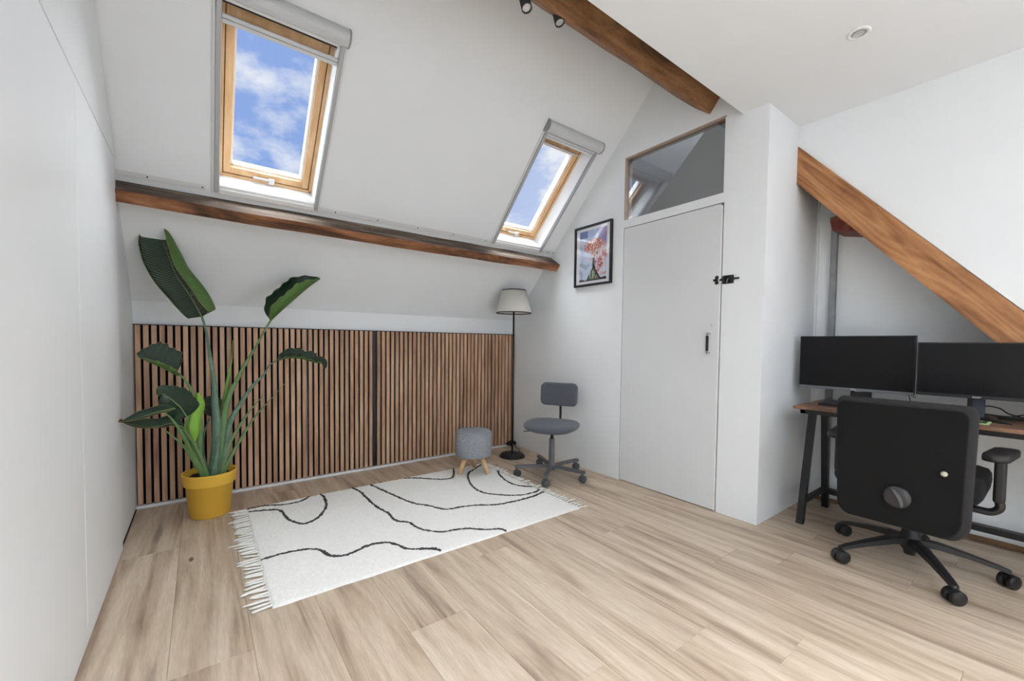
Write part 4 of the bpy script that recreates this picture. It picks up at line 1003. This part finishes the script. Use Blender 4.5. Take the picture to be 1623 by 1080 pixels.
def text(name, body, size, loc, parent, m, ext=.0004, shear=0, stretch=1):
    cu = bpy.data.curves.new(name, 'FONT'); cu.body = body; cu.size = size; cu.extrude = ext; cu.align_x = 'CENTER'; cu.align_y = 'CENTER'; cu.shear = shear; cu.offset = size * .02
    cu.materials.append(m)
    t_ = bpy.data.objects.new('t', cu); me = bpy.data.meshes.new_from_object(t_); bpy.data.objects.remove(t_); me.materials.clear(); me.materials.append(m)
    o = bpy.data.objects.new(name, me); C.objects.link(o); o.parent = parent
    M = Matrix(((0, 0, -1), (-1, 0, 0), (0, 1, 0))).to_4x4()
    o.matrix_local = wm(parent).inverted() @ Matrix.Translation(loc) @ M @ Matrix.Diagonal((stretch, 1, 1, 1))
    return o
def monitor(X, y0, y1, z0, z1, chin, mchin, logo, label, base, sh=0, st=1):
    r = thing('monitor', label, 'monitor', (X + .1, (y0 + y1) / 2, DZt))
    body = MB().box((X, y0, z0), (X + .026, y1, z1), bev=.003).build('casing', M_blackpl, r)
    MB().box((X + .022, y0 + .06, z0 + .03), (X + .05, y1 - .06, z1 - .05), bev=.01).build('rear_housing', M_blackpl, r)
    MB().box((X - .0012, y0 + .006, z0 + chin), (X + .002, y1 - .006, z1 - .006)).build('screen', M_screen, r)
    MB().box((X - .0022, y0 + .001, z0 + .001), (X + .002, y1 - .001, z0 + chin), bev=.001).build('chin', mchin, r)
    text('logo', logo, .0135, (X - .0026, base[0] + base[3], z0 + chin * .5), r, M_greymark, shear=sh, stretch=st)
    yc = base[0]; nw = base[1]
    MB().box((X + .055, yc - nw, DZt + .006), (X + .075, yc + nw, z0 + .12), bev=.003).build('neck', M_blackpl, r)
    return r
m1 = monitor(3.12, .492, 1.040, .820, 1.150, .017, mat('grey_chin', lin(104, 106, 111), .4), 'DELL', 'left of the two black monitors, grey strip under the screen', (.735, .05, 0, .02))
MB().box((3.175, .735 - .11, DZt), (3.12 + .20, .735 + .11, DZt + .008), bev=.003).build('foot', M_blackpl, m1)
MB().lathe([(0, .002), (.016, .001), (.016, -.004), (0, -.004)], 20, Matrix.Translation((3.119, .735 - .0, .822)) @ Matrix.Scale(.35, 4, (0, 0, 1))).build('power_light_bar', M_greymark, m1)
m2 = monitor(3.035, -.03, .474, .836, 1.112, .016, mat('black_chin', lin(36, 37, 39), .35), 'acer', 'right of the two black monitors, all black frame, cropped by the picture edge', (.262, .030, 0, -.005), .25, 1.25)
f = MB()
for dx, dy in ((-.065, -.105), (-.065, .105)):
    f.loft([[Vector((3.10 + a * dx + px, .245 + a * dy + py, z_)) for px, py, z_ in ((-.013, 0, DZt), (.013, 0, DZt), (.011, 0, DZt + h_), (-.011, 0, DZt + h_))] for a, h_ in ((0, .020), (1, .006))])
f.box((3.085, .215, DZt), (3.125, .275, DZt + .018), bev=.003)
f.build('foot', M_blackpl, m2)
MB().box((3.088, .232, DZt + .012), (3.091, .272, .835)).build('neck_panel', mat('smoky_panel', lin(72, 78, 88), .25), m2)

# keyboard
kbx = thing('keyboard', 'black computer keyboard on the desk below the left monitor', 'keyboard', (3.09, .68, DZt))
MB().prism([(3.03, DZt), (3.03, DZt + .010), (3.165, DZt + .022), (3.165, DZt)], 'y', .46, .905, bev=.002).build('case', M_blackpl, kbx) if False else None
mb = MB(); mb.loft([[Vector((3.03, y, DZt)), Vector((3.03, y, DZt + .010)), Vector((3.165, y, DZt + .022)), Vector((3.165, y, DZt))] for y in (.46, .905)]); mb.build('case', M_blackpl, kbx)
M_key = mat('key_cap', lin(44, 45, 48), .4); kd = None
for rI in range(6):
    xk = 3.041 + rI * .0205; zk = DZt + .0105 + (xk - 3.03) / .135 * .012
    ncol = 19
    for cI in range(ncol):
        yk = .472 + cI * .0224 + .0 
        if kd is None:
            o = MB().box((-.0085, -.0095, 0), (.0085, .0095, .006), bev=.0015, seg=1).build('key', M_key, kbx, world=False); kd = o.data
        else: o = bpy.data.objects.new('key', kd); C.objects.link(o); o.parent = kbx
        o.location = wm(kbx).inverted() @ Vector((xk, yk + .011, zk)); o.rotation_euler = (0, -.089, 0)
# small green edged card
cd = thing('card', 'small dark card with a pale green edge lying on the desk', 'card', (3.0, .27, DZt))
MB().box((2.94, .205, DZt), (3.055, .36, DZt + .004), bev=.001).build('border', mat('pale_green', lin(186, 224, 160), .5), cd)
MB().box((2.951, .216, DZt + .0035), (3.045, .35, DZt + .0055)).build('face', mat('dark_card', lin(52, 56, 50), .5), cd)
b = MB()
for k in range(26):
    yy = .225 + random.random() * .11; xx = 3.0 + random.random() * .038; b.box((xx, yy, DZt + .0054), (xx + .004, yy + .010, DZt + .006))
b.build('print', mat('yellow_green_print', lin(196, 206, 120), .5), cd)
# cables on the desk
def cable(label, pts, r=.003, m=M_black):
    MB().tube(smoothpath(pts, 8), r, 7).build('cable', m, None, label=label, cat='cable', group='loose cables on the desk', loc=pts[0])
cable('black cable arching up behind the right monitor stand', [(3.20, .30, .735), (3.25, .25, .782), (3.30, .20, .775), (3.34, .165, .745), (3.36, .10, .730), (3.38, .0, .729)])
cable('black cable lying flat on the desk behind the right monitor', [(3.18, .32, .729), (3.26, .24, .742), (3.30, .17, .729), (3.36, .15, .735), (3.40, .10, .745), (3.41, .02, .748), (3.40, -.06, .729)])
MB().box((3.24, .05, DZt), (3.29, .20, DZt + .014), bev=.004).build('power_adapter', M_blackpl, None, label='flat black power adapter on the desk right of the monitor stand', cat='adapter', loc=(3.26, .12, DZt))
# small tangle of black and white wire between the monitors
tw = thing('wire_tangle', 'small tangle of black and white wire standing between the two monitors', 'cable', (3.24, .510, DZt))
MB().tube(smoothpath([(3.24, .535, DZt + .002), (3.24, .532, .78), (3.23, .540, .822), (3.24, .520, .800), (3.25, .512, .790), (3.24, .500, .806), (3.23, .488, .822), (3.24, .494, .79), (3.24, .50, DZt + .002)], 6), .0028, 6).build('white_wire', M_white, tw)
MB().tube(smoothpath([(3.245, .52, DZt + .002), (3.245, .528, .79), (3.235, .545, .832), (3.24, .524, .812), (3.245, .51, .802), (3.24, .496, .812), (3.235, .482, .826)], 6), .0022, 6).build('black_wire', M_black, tw)
